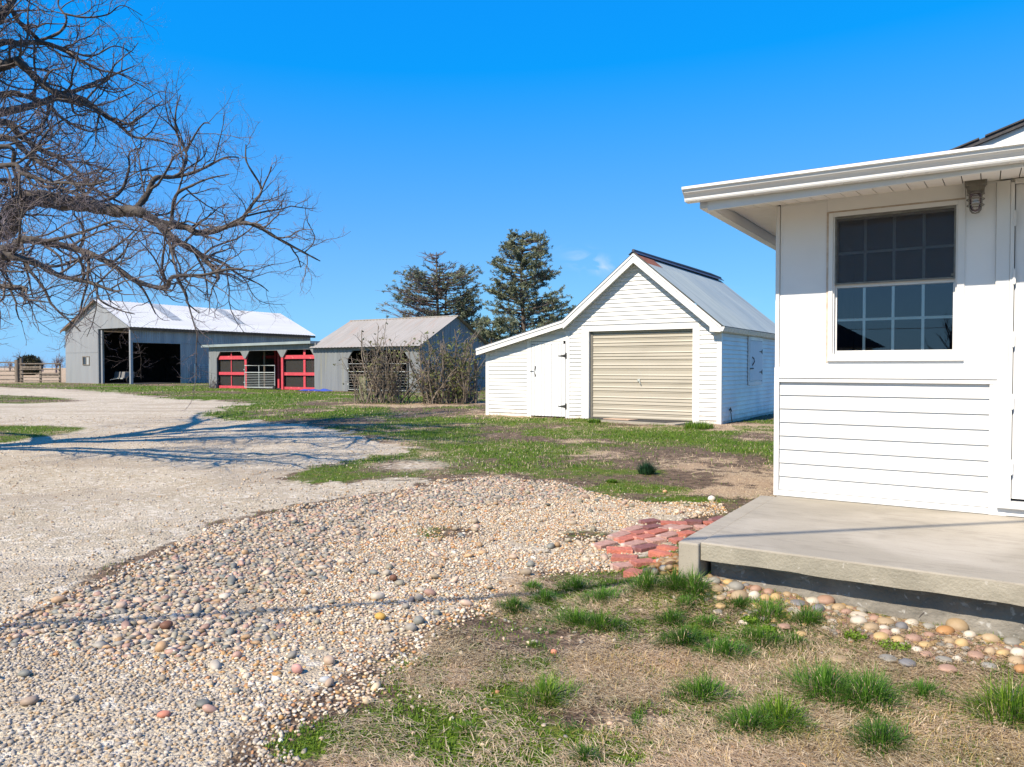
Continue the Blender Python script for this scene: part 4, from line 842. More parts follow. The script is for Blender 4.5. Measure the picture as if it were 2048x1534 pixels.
LIMBS = [  # crop points, depth at start and end, radius start and end
 ([(0, 1110), (60, 1040), (180, 968), (300, 975), (420, 985), (560, 1010), (680, 1030), (760, 1080), (850, 1150), (950, 1210), (1030, 1300), (1062, 1350)], 11, 11.0, .150, .020),
 ([(760, 1080), (870, 1073), (940, 1108), (1030, 1110), (1150, 1075), (1220, 1082), (1340, 1150), (1450, 1210), (1530, 1240)], 10.9, 10.6, .060, .008),
 ([(1150, 1075), (1210, 980), (1240, 900), (1205, 790), (1190, 700)], 10.8, 10.9, .028, .006),
 ([(660, 1010), (700, 930), (760, 870), (840, 850), (950, 825), (1080, 770), (1130, 740)], 10.9, 11.6, .050, .008),
 ([(840, 1010), (850, 950), (930, 890), (1000, 850), (1100, 835)], 11, 10.4, .03, .006),
 ([(870, 830), (880, 740), (850, 640), (850, 540), (855, 440)], 11.3, 11.5, .028, .006),
 ([(900, 740), (940, 640), (980, 580), (1010, 590)], 11.3, 11.2, .018, .005),
 ([(0, 1205), (100, 1150), (200, 1160), (320, 1180), (440, 1222), (540, 1270), (640, 1345), (760, 1366), (850, 1345), (980, 1322), (1100, 1290), (1210, 1300)], 9.0, 8.4, .054, .009),
 ([(0, 1240), (100, 1233), (200, 1262), (270, 1320), (400, 1350), (520, 1378), (640, 1400)], 8.6, 8.0, .052, .007),
 ([(0, 1370), (60, 1410), (160, 1440), (260, 1450)], 8.2, 8.0, .024, .005),
 ([(850, 1345), (870, 1410), (900, 1460), (930, 1490)], 9.7, 9.6, .02, .005),
 ([(460, 1400), (490, 1440), (560, 1480), (640, 1500)], 9.4, 9.3, .015, .005),
 ([(0, 600), (100, 650), (200, 720), (300, 770), (400, 850), (450, 900), (560, 960), (640, 1000)], 11.8, 12.5, .055, .012),
 ([(0, 660), (120, 720), (220, 790), (320, 860), (400, 950), (460, 1010)], 11.0, 11.2, .050, .012),
 ([(0, 455), (130, 465), (230, 505), (300, 570), (400, 620), (520, 610)], 12.8, 14.2, .054, .008),
 ([(0, 290), (100, 310), (170, 380), (260, 440), (380, 480), (470, 530), (560, 590), (640, 650), (760, 680), (860, 700)], 11.5, 12.2, .070, .008),
 ([(260, 440), (400, 480), (500, 560), (620, 600), (720, 540), (770, 480)], 12, 12.6, .04, .006),
 ([(0, 220), (100, 215), (200, 200), (280, 230), (360, 270), (470, 330), (600, 370), (720, 430)], 13.3, 14.6, .060, .006),
 ([(0, 40), (80, 95), (150, 160), (190, 205), (300, 240), (420, 260), (560, 230), (650, 265)], 13.8, 15.2, .050, .006),
 ([(225, 200), (270, 140), (320, 90), (280, 20), (300, -60)], 12.6, 12.8, .032, .01),
 ([(320, 90), (420, 90), (520, 70), (600, 40), (690, 80)], 12.7, 13.1, .022, .005),
 ([(0, 790), (100, 832), (200, 860), (330, 885), (450, 890), (560, 880)], 10.0, 9.0, .033, .008),
 ([(0, 700), (60, 800), (100, 920), (110, 980)], 10.2, 10.6, .030, .012),
 ([(200, 1140), (300, 1150), (420, 1100), (560, 1060), (640, 1090)], 10.4, 10.0, .026, .006),
 ([(790, 1150), (830, 1230), (850, 1330)], 11, 9.8, .025, .01),
 ([(950, 1215), (1080, 1270), (1150, 1310), (1260, 1370), (1300, 1400)], 11, 11.4, .026, .005),
 ([(430, 990), (520, 900), (600, 800), (640, 740), (690, 700)], 11, 12, .03, .006),
 ([(-60, 150), (60, -20), (160, -160)], 12.5, 13, .06, .03), ([(0, 880), (60, 860), (130, 760), (240, 640), (330, 560), (420, 540)], 10.8, 11.6, .03, .006),
]
TB = np.array([-10.6, 10.2, 0.0])
big = thing('bare_tree', tuple(TB), 0, 'large leafless tree reaching in from the left over the driveway', 'tree')
gw = Grow(7)
trunkP = spline([TB + np.array(q) for q in ((0, 0, -.1), (.05, .05, .8), (.2, .1, 1.7), (.35, .2, 2.7), (.3, .5, 4.2), (.2, .8, 6.0), (.5, .9, 8.0))], 5)
gw.m.tube(trunkP, np.interp(np.linspace(0, 1, len(trunkP)), [0, .08, .2, .45, 1], [.62, .46, .42, .30, .08]), 14, (.14, .12, .105))
laid = []
for (L, d0, d1, r0, r1) in LIMBS:
    j3 = None
    if L[0][0] > 0 and laid:
        A3 = np.vstack(laid); sxp = 1024 + F * A3[:, 0] / A3[:, 1]; syp = 735 - F * (A3[:, 2] - CH) / A3[:, 1]
        bi = np.argmin(np.hypot(sxp - L[0][0] * K7, syp - L[0][1] * K7)); j3 = A3[bi]; dd_ = j3[1] - d0; d0 += dd_; d1 += dd_
    q = np.array([atD(px * K7, py * K7, d0 + (d1 - d0) * i / (len(L) - 1)) for i, (px, py) in enumerate(L)])
    q += gw.r.normal(0, .03, q.shape) * np.array([.4, 3, .4])
    if j3 is not None: q[0] = j3
    if L[0][0] <= 0:     # carry the limb on to the trunk, outside the picture
        z0 = np.clip(q[0][2] * .55 + .6, 2.0, 7.0); j = np.array([np.interp(z0, trunkP[:, 2], trunkP[:, 0]), np.interp(z0, trunkP[:, 2], trunkP[:, 1]), z0]); q = np.vstack([j, (j * .5 + q[0] * .5) + np.array([0, 0, .25]), q])
        rad = [max(r0 * 1.5, .09), r0 * 1.25]
    else: rad = []
    sp_ = spline(q, 6); nn_ = len(q); rk_ = np.interp(np.linspace(0, 1, len(sp_)), np.linspace(0, 1, nn_), rad + list(np.linspace(r0, r1, len(L))))
    rk_ = rk_ * (1 + .12 * np.sin(np.arange(len(sp_)) * 1.7)); laid.append(sp_)
    gw.m.tube(sp_, rk_, 9, (.095, .08, .068)); LL = np.linalg.norm(np.diff(sp_, axis=0), axis=1).sum()
    gw.kids(sp_, rk_, LL, 0, SPEC, .02 if not rad else .3)
SP2 = dict(SPEC); SP2.update(dens=[1.8, 3.4, 5, 0], n=[8, 6, 5, 3], len=[0, 2.2, .9, .35], rad=[0, .03, .012, .006], ang=(25, 65))
for k, (dx, dy, dz, L, z0) in enumerate(((-5, 1, 2.5, 5, 3), (-3, -4, 3, 5, 3.2), (0.5, 4.5, 4.5, 6, 4.5), (-2.5, 5, 3.5, 6, 4), (1.0, 2.5, 6.5, 6, 6), (-2, 1, 6, 5, 7), (-5, 4, 4, 6, 5), (2.2, 5.5, 4.2, 6.5, 3.6))):
    j = np.array([np.interp(z0, trunkP[:, 2], trunkP[:, 0]), np.interp(z0, trunkP[:, 2], trunkP[:, 1]), z0]); e = np.array([dx, dy, dz], float)
    q = spline([j, j + e * .3 + (0, 0, .3), j + e * .65, j + e], 6); rad = np.linspace(.15, .006, len(q)); gw.m.tube(q, rad, 8, (.095, .08, .068)); gw.kids(q, rad, np.linalg.norm(e), 0, SP2, .2)
# high limbs above the frame, which throw the web of shadow on the drive
for (dx, dy, z1) in ((4.4, -1.5, 7.7), (4.7, -.2, 7.6), (3.8, .9, 7.8), (3.8, -2.6, 7.6), (4.8, -.9, 7.5), (2.8, 1.2, 8.2), (3.2, -1.8, 7.8), (4.2, .4, 7.5)):
    j = np.array([np.interp(7.0, trunkP[:, 2], trunkP[:, 0]), np.interp(7.0, trunkP[:, 2], trunkP[:, 1]), 7.0]); e = np.array([TB[0] + dx, 11 + dy, z1]); m_ = j * .45 + e * .55 + gw.r.normal(0, .3, 3) + (0, 0, .5)
    q = spline([j, j * .8 + m_ * .2 + (0, 0, .3), m_, e * .7 + m_ * .3 + gw.r.normal(0, .15, 3), e], 6); rad = np.linspace(.13, .02, len(q)); gw.m.tube(q, rad, 8, (.095, .08, .068)); gw.kids(q, rad, np.linalg.norm(e - j), 0, dict(SP2, dens=[1.6, 2.6, 2.5, 0], len=[0, 1.5, .7, .3], up=[0, .06, .06, .05]), .25)
gw.m.V = [v - TB for v in gw.m.V]
gw.m.build('branches', M['bark'], big, smooth=True)

def needles(mb, pts, rs, L, w, k, cols, droop=0):
    n = len(pts); P = np.repeat(pts, k, axis=0); N = n * k
    d = rs.normal(0, 1, (N, 3)); d /= np.linalg.norm(d, axis=1)[:, None]; d[:, 2] = d[:, 2] * .8 + .12 - droop
    ln = L * rs.uniform(.6, 1.15, N)[:, None]; T = P + d * ln
    s = np.cross(d, rs.normal(0, 1, (N, 3))); s /= np.linalg.norm(s, axis=1)[:, None]; s *= w
    V = np.stack([P - s * .5 + d * ln * .12, P + s * .5 + d * ln * .12, P + s * .5 + d * ln * .7, T, P - s * .5 + d * ln * .7], 1).reshape(-1, 3)
    b = np.arange(N)[:, None] * 5
    c = cols[0] + (np.array(cols[1]) - cols[0]) * rs.rand(N)[:, None]; tone = np.repeat(rs.uniform(.6, 1.35, n), k)[:, None]
    mb.add(V, b + np.array([[0, 1, 2, 3, 4]]), np.repeat(c * tone, 5, axis=0))
def pine(px, base_D, stems, label, seed, outline, foliage, top_y, dens=1.0, z_lo=1.0):
    b = atD(px, 735, base_D); b[2] = 0; t = thing('pine_tree', tuple(b), 0, label, 'tree'); rs = np.random.RandomState(seed)
    tr_ = MB(); pts = []
    sc_ = base_D / F
    for (sx, ty, r0) in stems:
        x = (sx - px) * sc_; H_ = 1.3 + (735 - ty) * sc_
        tp_ = spline([(x, 0, -.1), (x + .1, 0, H_ * .35), (x - .1, .1, H_ * .7), (x + rs.uniform(-.2, .2), 0, H_)], 6); tr_.tube(tp_, np.linspace(r0, .03, len(tp_)), 8, (.16, .13, .11))
        z = z_lo
        while z < H_ - .15:
            py = 735 - (z - 1.3) / sc_; lo, hi = outline(py)
            for kk in range(rs.randint(3, 6)):
                an = rs.uniform(0, 2 * PI); ca = math.cos(an); ext = ((hi - sx) if ca > 0 else (sx - lo)) * sc_
                L = max(.3, ext * rs.uniform(.72, 1.08)); L = L if abs(ca) > .3 else L * rs.uniform(.6, 1)
                up = rs.uniform(.02, .38)
                q = spline([(x, 0, z), (x + ca * L * .4, math.sin(an) * L * .4, z + L * up * .22), (x + ca * L * .75, math.sin(an) * L * .75, z + L * up * .6), (x + ca * L, math.sin(an) * L, z + L * up + .15)], 4)
                tr_.tube(q, np.linspace(.05, .015, len(q)) * (r0 / .2), 4, (.17, .13, .125), cap=False)
                nS = int(4 + L * 5.0)
                for s_i in range(nS):
                    f = rs.uniform(.25, 1); j = f * (len(q) - 1); ji = int(min(j, len(q) - 2)); pt = q[ji] + (q[ji + 1] - q[ji]) * (j - ji)
                    dd = np.array([ca + rs.normal(0, .7), math.sin(an) + rs.normal(0, .7), rs.uniform(0, .7)]); dd /= np.linalg.norm(dd); l2 = rs.uniform(.35, .9) * (.5 + .35 * L / 2)
                    e = pt + dd * l2; m_ = pt + dd * l2 * .5 + (0, 0, -.05); tr_.tube([pt, m_, e], [.018, .014, .009], 3, (.20, .15, .15), cap=False)
                    fol = foliage(px + e[0] / sc_, 735 - (e[2] - 1.3) / sc_)
                    for g_f in (.65, 1.0):
                        if rs.rand() < fol * dens: pts.append(pt + (e - pt) * g_f + rs.normal(0, .05, 3))
            z += rs.uniform(.2, .36)
    tr_.build('trunk', M['bark'], t); cr = MB(); needles(cr, np.array(pts), rs, .27, .045, 13, (np.array((.10, .12, .07)), np.array((.28, .29, .18)))); cr.build('crown', M['needle'], t)
pine(1045, 62, [(1045, 467, .26)], 'tall full green pine just left of the white garage roof', 3,
     lambda y: np.interp(y, [465, 500, 540, 580, 640, 700, 760], [1033, 1006, 992, 985, 978, 975, 990]).item() and (np.interp(y, [465, 500, 540, 580, 640, 700, 760], [1033, 1006, 992, 985, 978, 975, 990]), np.interp(y, [465, 500, 540, 580, 640, 700, 760], [1062, 1092, 1104, 1122, 1135, 1132, 1120])),
     lambda x, y: .64, 465, z_lo=1.2)
pine(885, 66, [(876, 505, .24), (893, 560, .2)], 'pine with bare left limbs and green right side behind the grey shed', 5,
     lambda y: (np.interp(y, [505, 540, 575, 620, 680, 760], [862, 830, 800, 780, 775, 790]), np.interp(y, [505, 540, 560, 600, 640, 760], [890, 910, 950, 968, 962, 955])),
     lambda x, y: .40 if (x > 912 and y > 535) else (.35 if y > 655 or (x > 815 and x < 850 and 530 < y < 560) else (.16 if y > 540 else .02)), 505, z_lo=1.5)
pine(985, 58, [(985, 640, .14)], 'low bushy pine between the shed and the white garage', 8,
     lambda y: (np.interp(y, [630, 660, 700, 760], [975, 955, 945, 945]), np.interp(y, [630, 660, 700, 760], [1000, 1030, 1040, 1040])), lambda x, y: .9, 640, z_lo=.8)

# shrubs in front of the shed
def shrub(px, py, wpx, top_px, seed, label, stems, leafp, leafcol, extra=None):
    b = G(px, py); b[2] = 0; t = thing('bare_shrub', tuple(b), 0, label, 'shrub'); g = Grow(seed); sc_ = b[1] / F; Hm = (py - top_px) * sc_; rr = g.r
    sp_ = dict(n=[6, 5, 4, 3], wig=[.14, .2, .28, .3], up=[.06, .05, .04, .03], tip=[.45, .4, .5, .6], sides=[5, 4, 3, 3], dens=[3.6, 5.5, 6, 0], len=[0, .75, .36, .16], rad=[0, .014, .008, .005], ang=(22, 62), c=[((.20, .165, .125), (.30, .25, .19)), ((.20, .16, .12), (.32, .26, .20)), ((.19, .15, .11), (.30, .24, .18)), ((.2, .16, .12), (.32, .27, .2))], taper=.4)
    for k in range(stems):
        x0 = rr.uniform(-.5, .5) * wpx * sc_ * .78; y0 = rr.uniform(-.5, .5) * wpx * sc_ * .45
        d = np.array([x0 * .22 + rr.normal(0, .22), rr.normal(0, .25), 1.0]); L = Hm * rr.uniform(.55, 1.1) * (1 - .35 * abs(x0) / (wpx * sc_ * .5))
        g.branch((x0, y0, -.05), d, L, rr.uniform(.018, .036), 0, sp_)
    for k in range(stems):   # low tangle
        x0 = rr.uniform(-.5, .5) * wpx * sc_; g.branch((x0, rr.uniform(-.5, .5), -.02), (rr.normal(0, .7), rr.normal(0, .5), .8), rr.uniform(.3, .9), .010, 1, sp_)
    g.m.build('branches', M['bark'], t)
    lp = np.array([p for p, d in g.tips]); keep = rr.rand(len(lp)) < leafp * (1 + (np.exp(-((lp[:, 0] - (extra or 99)) ** 2) / .12 - (lp[:, 2] - 1.6) ** 2 / .3) * 8)); lp = lp[keep]
    if len(lp): lm = MB(); needles(lm, lp, rr, .09, .045, 4, leafcol); lm.build('leaves', M['leaf'], t)
LC = (np.array((.13, .14, .05)), np.array((.26, .24, .11)))
shrub(768, 806, 120, 650, 11, 'leafless tangled shrub before the open bay of the grey shed', 42, .25, LC)
shrub(898, 806, 120, 652, 12, 'dense bare shrub with some green leaves left of the white garage', 60, .45, (np.array((.12, .14, .04)), np.array((.24, .26, .09))), extra=.35)
sp0 = G(722, 802); pp = thing('leaning_stump', (sp0[0], sp0[1] + .5, 0), 0, 'mossy broken wooden post standing at the left of the bare shrubs', 'post')
a = MB(); a.hexa([(-.14, -.12, -.1), (.16, -.12, -.1), (.16, .14, -.1), (-.14, .14, -.1), (-.17, -.13, .98), (.11, -.13, 1.02), (.11, .12, .97), (-.17, .12, .93)]); a.build('post', M['moss'], pp, bevel=.02)
a = MB(); a.box(-.2, .14, -.16, .16, .985, 1.03); a.build('cap', M['wood_old'], pp)
sp1 = G(951, 806); pp = thing('wooden_post', (sp1[0], sp1[1], 0), 0, 'slim grey wooden post among the stems beside the garage lean-to', 'post')
a = MB(); a.tube([(0, 0, -.1), (.02, 0, .8), (-.01, 0, 1.62)], [.07, .062, .055], 8); a.build('post', M['wood_old'], pp, smooth=True)
sp2 = G(710, 806); pp = thing('wooden_stake', (sp2[0], sp2[1], 0), 0, 'thin pale stake at the far left edge of the bare shrubs', 'stake')
a = MB(); a.tube([(0, 0, -.1), (0, 0, .75), (-.05, 0, .98), (-.16, 0, 1.12)], [.03, .026, .02, .014], 6, (.26, .22, .17)); a.tube([(0, 0, .8), (.07, 0, 1.0)], .014, 5, (.26, .22, .17)); a.build('stake', M['bark'], pp)
sb = G(427, 776); dw = thing('dry_weed', (sb[0], sb[1] - .3, 0), 0, 'dead weed bush at the left corner of the red-framed lean-to', 'weed')
g = Grow(31); 
for k in range(9): g.branch((g.r.normal(0, .15), g.r.normal(0, .15), 0), (g.r.normal(0, .5), g.r.normal(0, .4), 1), g.r.uniform(.5, 1.2), .02, 1, dict(SPEC, dens=[0, 5, 6, 6, 0], len=[0, 1, .4, .2, .1], rad=[0, .02, .014, .01, .008]))
g.m.build('stems', M['bark'], dw)

# distant trees
def far_tree(px, D, hpx, wpx, seed, label, dark=False, group=None):
    b = atD(px, 735, D); b[2] = 0; sc_ = D / F; Hm = 1.3 + hpx * sc_; t = thing('distant_tree', tuple(b), 0, label, 'tree', group); g = Grow(seed)
    sp_ = dict(n=[6, 5, 4, 3], wig=[.08, .14, .2, .25], up=[.02, .03, .03, .03], tip=[.3, .3, .4, .6], sides=[5, 4, 3, 3], dens=[18 / Hm, 14 / Hm, 16 / Hm, 0], len=[0, Hm * .55, Hm * .3, Hm * .13], rad=[0, .12, .06, .035], ang=(20, 55), c=[((.2, .16, .16), (.28, .22, .22))], taper=.35)
    g.branch((0, 0, 0), (0, 0, 1), Hm * .75, .3, 0, sp_); g.m.build('trunk', M['bark'], t)
far_tree(46, 175, 30, 50, 41, 'round leafless tree on the horizon behind the board fence')
far_tree(112, 190, 28, 50, 42, 'leafless tree on the horizon at the left edge of the barn')
far_tree(20, 230, 12, 30, 43, 'small far leafless tree at the left end of the horizon')
far_tree(85, 240, 14, 30, 44, 'small far leafless tree between the two larger horizon trees')
b = atD(58, 735, 120); cd = thing('cedar_bush', (b[0], b[1], 0), 0, 'dark round cedar bush behind the board fence', 'bush'); rs = np.random.RandomState(9)
pt = rs.normal(0, 1, (900, 3)); pt /= np.linalg.norm(pt, axis=1)[:, None]; pt *= rs.uniform(.55, 1.0, (900, 1)) ** .5; pt = pt * (1.7, 1.5, 1.6) * (1 + .2 * rs.rand(900, 1)) + (0, 0, 1.5); pt = pt[pt[:, 2] > 0]
a = MB(); needles(a, pt, rs, .35, .1, 8, (np.array((.03, .035, .018)), np.array((.075, .07, .035)))); a.build('crown', M['needle'], cd); a = MB(); a.tube([(0, 0, 0), (0, 0, 2.2)], [.15, .05], 6, (.12, .1, .08)); a.build('trunk', M['bark'], cd)
# far wood along the horizon
wd_ = Grow(77); rs = wd_.r; SPF = dict(n=[4, 4, 3], wig=[.1, .2, .25], up=[0, .03, .03], tip=[.3, .4, .6], sides=[3, 3, 3], dens=[3.2, 1.8, 0], len=[0, 4, 1.8], rad=[0, .09, .07], ang=(20, 60), c=[((.23, .19, .2), (.30, .25, .25))], taper=.3)
for k in range(330):
    D = rs.uniform(330, 460); x = rs.uniform(-.95, .9) * D; wd_.branch((x, D, 0), (rs.normal(0, .05), 0, 1), rs.uniform(3, 6), .12, 0, SPF)
tag(wd_.m.build('distant_woods', M['bark']), 'hazy line of leafless woods along the horizon', 'woods', kind='stuff')

# ================================================================== wires, and what the window reflects
def wire(name, p, q, sag, r, label, mat=M['black']):
    t = np.linspace(0, 1, 24)[:, None]; P = np.array(p) * (1 - t) + np.array(q) * t; P[:, 2] -= (4 * sag * t * (1 - t))[:, 0]
    a = MB(); a.tube(P, r, 6); return tag(a.build(name, mat, smooth=True), label, 'cable')
wire('service_cable', (-22.0, -3.55, 5.6), (8.6, 2.92, 4.75), .35, .023, 'dark overhead service cable whose shadow crosses the pebbles and porch')
def upole(x, y, h, label):
    t = thing('utility_pole', (x, y, 0), 0, label, 'utility pole'); a = MB(); a.tube([(0, 0, -.2), (0, 0, h)], [.15, .1], 10); a.build('pole', M['wood_old'], t); a = MB(); a.box(-1, 1, -.06, .06, h - .6, h - .45); a.build('crossarm', M['wood_old'], t)
upole(-22.0, -3.75, 5.9, 'wooden utility pole outside the picture to the left of the driveway')
upole(-70, -38, 8, 'far wooden utility pole behind the camera at the left'); upole(-14, -75, 8, 'far wooden utility pole behind the camera at the right')
wire('power_line', (-70, -38, 7.5), (-14, -75, 7.6), 1.4, .03, 'upper of two far power lines mirrored in the window'); wire('power_line', (-70, -38, 6.6), (-14, -75, 6.8), 1.6, .03, 'lower of two far power lines mirrored in the window')
tm = hO + np.append(uu * 0, 0)
a = MB(); a.tube([(8.6, 2.92, 2.9), (8.6, 2.92, 4.8)], .035, 8); tag(a.build('service_mast', M['galv_tube']), 'grey service mast on the house roof outside the picture', 'mast')
ob = thing('neighbour_house', (-26, -22, 0), R(35), 'low dark-roofed house behind the camera mirrored in the window', 'house')
a = MB(); a.box(-5, 5, -3.5, 3.5, 0, 2.5); a.build('wall', M['vinyl'], ob); a = MB(); a.prism([(-5.4, y, z) for y, z in ((-4, 2.3), (4, 2.3), (0, 4.4))], (10.8, 0, 0)); a.build('roof', M['shingle'], ob)
t = thing('distant_tree', (-32, -46, 0), 0, 'leafless tree behind the camera mirrored low in the window', 'tree'); g = Grow(55); g.branch((0, 0, 0), (0, 0, 1), 4.2, .2, 0, dict(n=[6, 5, 4, 3], wig=[.08, .14, .2, .25], up=[.02, .03, .03, .03], tip=[.3, .3, .4, .6], sides=[5, 4, 3, 3], dens=[3, 3, 3, 0], len=[0, 2.4, 1.4, .7], rad=[0, .08, .04, .025], ang=(20, 55), c=[((.1, .08, .08), (.14, .11, .11))], taper=.35)); g.m.build('trunk', M['bark'], t)

# ================================================================== pebbles
ICO = None
def ico(sub):
    import bmesh
    bm = bmesh.new(); bmesh.ops.create_icosphere(bm, subdivisions=sub, radius=1)
    V = np.array([v.co[:] for v in bm.verts]); Fc = np.array([[v.index for v in f.verts] for f in bm.faces]); bm.free(); return V, Fc
IC = {k: ico(k) for k in (1, 2, 3)}
PAL_BIG = np.array([(.52, .40, .30), (.60, .50, .38), (.62, .55, .45), (.37, .34, .29), (.27, .27, .24), (.53, .36, .21), (.50, .33, .26), (.46, .38, .28), (.40, .36, .27), (.58, .44, .34)])
PAL_SM = np.array([(.72, .62, .47), (.80, .73, .61), (.70, .56, .38), (.60, .37, .16), (.52, .43, .33), (.38, .34, .30), (.66, .49, .36), (.72, .61, .45), (.54, .30, .15)])
PAL_CR = np.array([(.54, .47, .38), (.62, .55, .45), (.45, .39, .32), (.57, .45, .31), (.37, .33, .29), (.50, .36, .22)])
def scatter(mb, P, size, pal, rs, sub=1, flat=(.45, .8), emb=.35, tone=(.75, 1.15), dark=None):
    V0, F0 = IC[sub]; n = len(P); nv = len(V0); V0 = np.sign(V0) * np.abs(V0) ** .82 if sub == 1 else V0
    s = np.stack([rs.uniform(.8, 1.35, n), rs.uniform(.6, 1.0, n), rs.uniform(*flat, n)], 1) * size[:, None]
    jit = 1 + rs.uniform(-.26, .2, (n, nv, 1)) * (1 if sub == 1 else .35)
    V = V0[None] * s[:, None, :] * jit
    a = rs.uniform(0, 2 * PI, n); tl = rs.normal(0, .28, n); ca, sa, ct, st = np.cos(a), np.sin(a), np.cos(tl), np.sin(tl)
    x = V[..., 0] * ct[:, None] - V[..., 2] * st[:, None]; z = V[..., 0] * st[:, None] + V[..., 2] * ct[:, None]; y = V[..., 1]
    X = x * ca[:, None] - y * sa[:, None]; Y = x * sa[:, None] + y * ca[:, None]
    W_ = np.stack([X + P[:, None, 0], Y + P[:, None, 1], z + (P[:, 2] + s[:, 2] * emb)[:, None]], -1)
    c = pal[rs.randint(0, len(pal), n)] * (rs.uniform(*tone, n) * .86)[:, None]; c = c ** 1.12
    mb.add(W_.reshape(-1, 3), (F0[None] + (np.arange(n) * nv)[:, None, None]).reshape(-1, 3), np.repeat(c, nv, axis=0))
def jgrid(x0, x1, y0, y1, step, rs):
    X, Y = np.meshgrid(np.arange(x0, x1, step), np.arange(y0, y1, step)); X = X.ravel(); Y = Y.ravel(); return X + rs.uniform(-.5, .5, X.size) * step, Y + rs.uniform(-.5, .5, X.size) * step
def onporch(x, y): u, v = loc_h(x, y); return (u > -.10) & (v > -1.70)
def vis(x, y, m=.08): return (np.abs(x) < (.69 + m) * y + .1) & (y > 2.2)
BRK = gp([(1206, 1092), (1240, 1068), (1275, 1046), (1282, 1036), (1320, 1031), (1390, 1036), (1460, 1026), (1420, 1050), (1362, 1085), (1370, 1118), (1375, 1132), (1330, 1150), (1240, 1148), (1222, 1135), (1225, 1118), (1240, 1105), (1212, 1098)])
rs = np.random.RandomState(12)
pb = MB()
x, y = jgrid(-4, 2.6, 2.2, 9.3, .036, rs); nb = (fbm(x, y, 2.2, 44) - .5)
k = (sd_(x, y, BIG) + nb * .5 > .0) & (sd_(x, y, BED) > -.15 + nb * .25) & vis(x, y) & ~onporch(x, y) & (sd_(x, y, BRK) < 0) & (rs.rand(len(x)) < .93 - .6 * sst(.62, .74, fbm(x, y, 3.1, 67)) - .9 * sst(.28, -.1, sd_(x, y, BED) + nb * .4))
x, y = x[k], y[k]; sz = rs.uniform(.010, .025, len(x)) * np.where(rs.rand(len(x)) < .06, 1.5, 1); scatter(pb, np.stack([x, y, gz(x, y) + rs.uniform(0, .006, len(x))], 1), sz, PAL_BIG, rs, 1, flat=(.35, .62), emb=.12)
print('big', len(x))
tag(pb.build('river_pebbles', M['stone'], smooth=True), 'bed of mixed pink, tan and grey rounded river pebbles', 'pebbles', kind='stuff')
pb = MB(); x, y = jgrid(-3, 2.6, 2.2, 9.3, .022, rs); nb = (fbm(x, y, 2.2, 44) - .5); n3 = fbm(x, y, 3, 47) - .5
k = (sd_(x, y, BED) + nb * .3 > 0) & (sd_(x, y, BIG) + nb * .5 < .12) & (sd_(x, y, CRUSH) + n3 * .5 < .1) & vis(x, y) & ~onporch(x, y) & (rs.rand(len(x)) < .93 - blobs(x, y, [(900, 1065, 60, 12, .8), (1170, 1075, 60, 14, .7), (1060, 1160, 60, 12, .5)]) - .75 * sst(.60, .72, fbm(x, y, 3.3, 66)))
x, y = x[k], y[k]; ob_ = (sd_(x, y, BRK) < .0) | (rs.rand(len(x)) < .10); x, y = x[ob_], y[ob_]; sz = rs.uniform(.006, .0125, len(x)) * np.where(rs.rand(len(x)) < .03, 1.9, 1); scatter(pb, np.stack([x, y, gz(x, y) + rs.uniform(0, .004, len(x))], 1), sz, PAL_SM, rs, 1, flat=(.35, .7), emb=.12)
print('small', len(x))
x, y = jgrid(-2.2, 2.0, 2.8, 8.5, .16, rs); k = (sd_(x, y, BED) > .1) & (sd_(x, y, BRK) < 0) & vis(x, y) & ~onporch(x, y) & (rs.rand(len(x)) < .4); x, y = x[k], y[k]; scatter(pb, np.stack([x, y, gz(x, y) + .008], 1), rs.uniform(.018, .034, len(x)), PAL_BIG, rs, 2)
x, y = jgrid(-3.6, 2.6, 2.4, 9.3, .05, rs); q_ = sd_(x, y, BED); k = (q_ < .05) & (q_ > -.9) & (rs.rand(len(x)) < .33 * np.exp(q_ / .28)) & vis(x, y) & ~onporch(x, y); x, y = x[k], y[k]; scatter(pb, np.stack([x, y, gz(x, y)], 1), rs.uniform(.006, .017, len(x)), PAL_BIG, rs, 1, flat=(.35, .65), emb=.1)
tag(pb.build('pea_gravel', M['stone'], smooth=True), 'cream and orange pea gravel around the brick path', 'gravel', kind='stuff')
pb = MB(); x, y = jgrid(-3.4, 0, 2.1, 5, .017, rs); n3 = fbm(x, y, 3, 47) - .5
k = (sd_(x, y, CRUSH) + n3 * .5 > 0) & vis(x, y) & (rs.rand(len(x)) < np.clip(.55 + n3 * 2.0, .08, .9)); x, y = x[k], y[k]
scatter(pb, np.stack([x, y, gz(x, y)], 1), rs.uniform(.005, .0105, len(x)), PAL_CR, rs, 1, flat=(.5, .9)); print('crush', len(x))
# loose gravel on the driveway and in the thin lawn
N = 26000; D = 3.6 + 16 * rs.rand(N) ** 1.5; x = rs.uniform(-.74, .3, N) * D; y = D; gr, gg, tt = zones(x, y); k = rs.rand(N) < gr * .5; x, y = x[k], y[k]
scatter(pb, np.stack([x, y, gz(x, y) + .004], 1), rs.uniform(.004, .010, len(x)) * (1 + .05 * y), PAL_CR * 1.08, rs, 1, flat=(.5, .9))
x, y = jgrid(-1.0, 2.2, 2.2, 4.5, .05, rs); k = (rs.rand(len(x)) < .10) & (sd_(x, y, BED) < 0) & ~onporch(x, y); x, y = x[k], y[k]; scatter(pb, np.stack([x, y, gz(x, y)], 1), rs.uniform(.006, .014, len(x)), PAL_SM, rs, 1)
tag(pb.build('crushed_gravel', M['stone'], smooth=True), 'pale crushed gravel scattered over the driveway and lower left ground', 'gravel', kind='stuff')

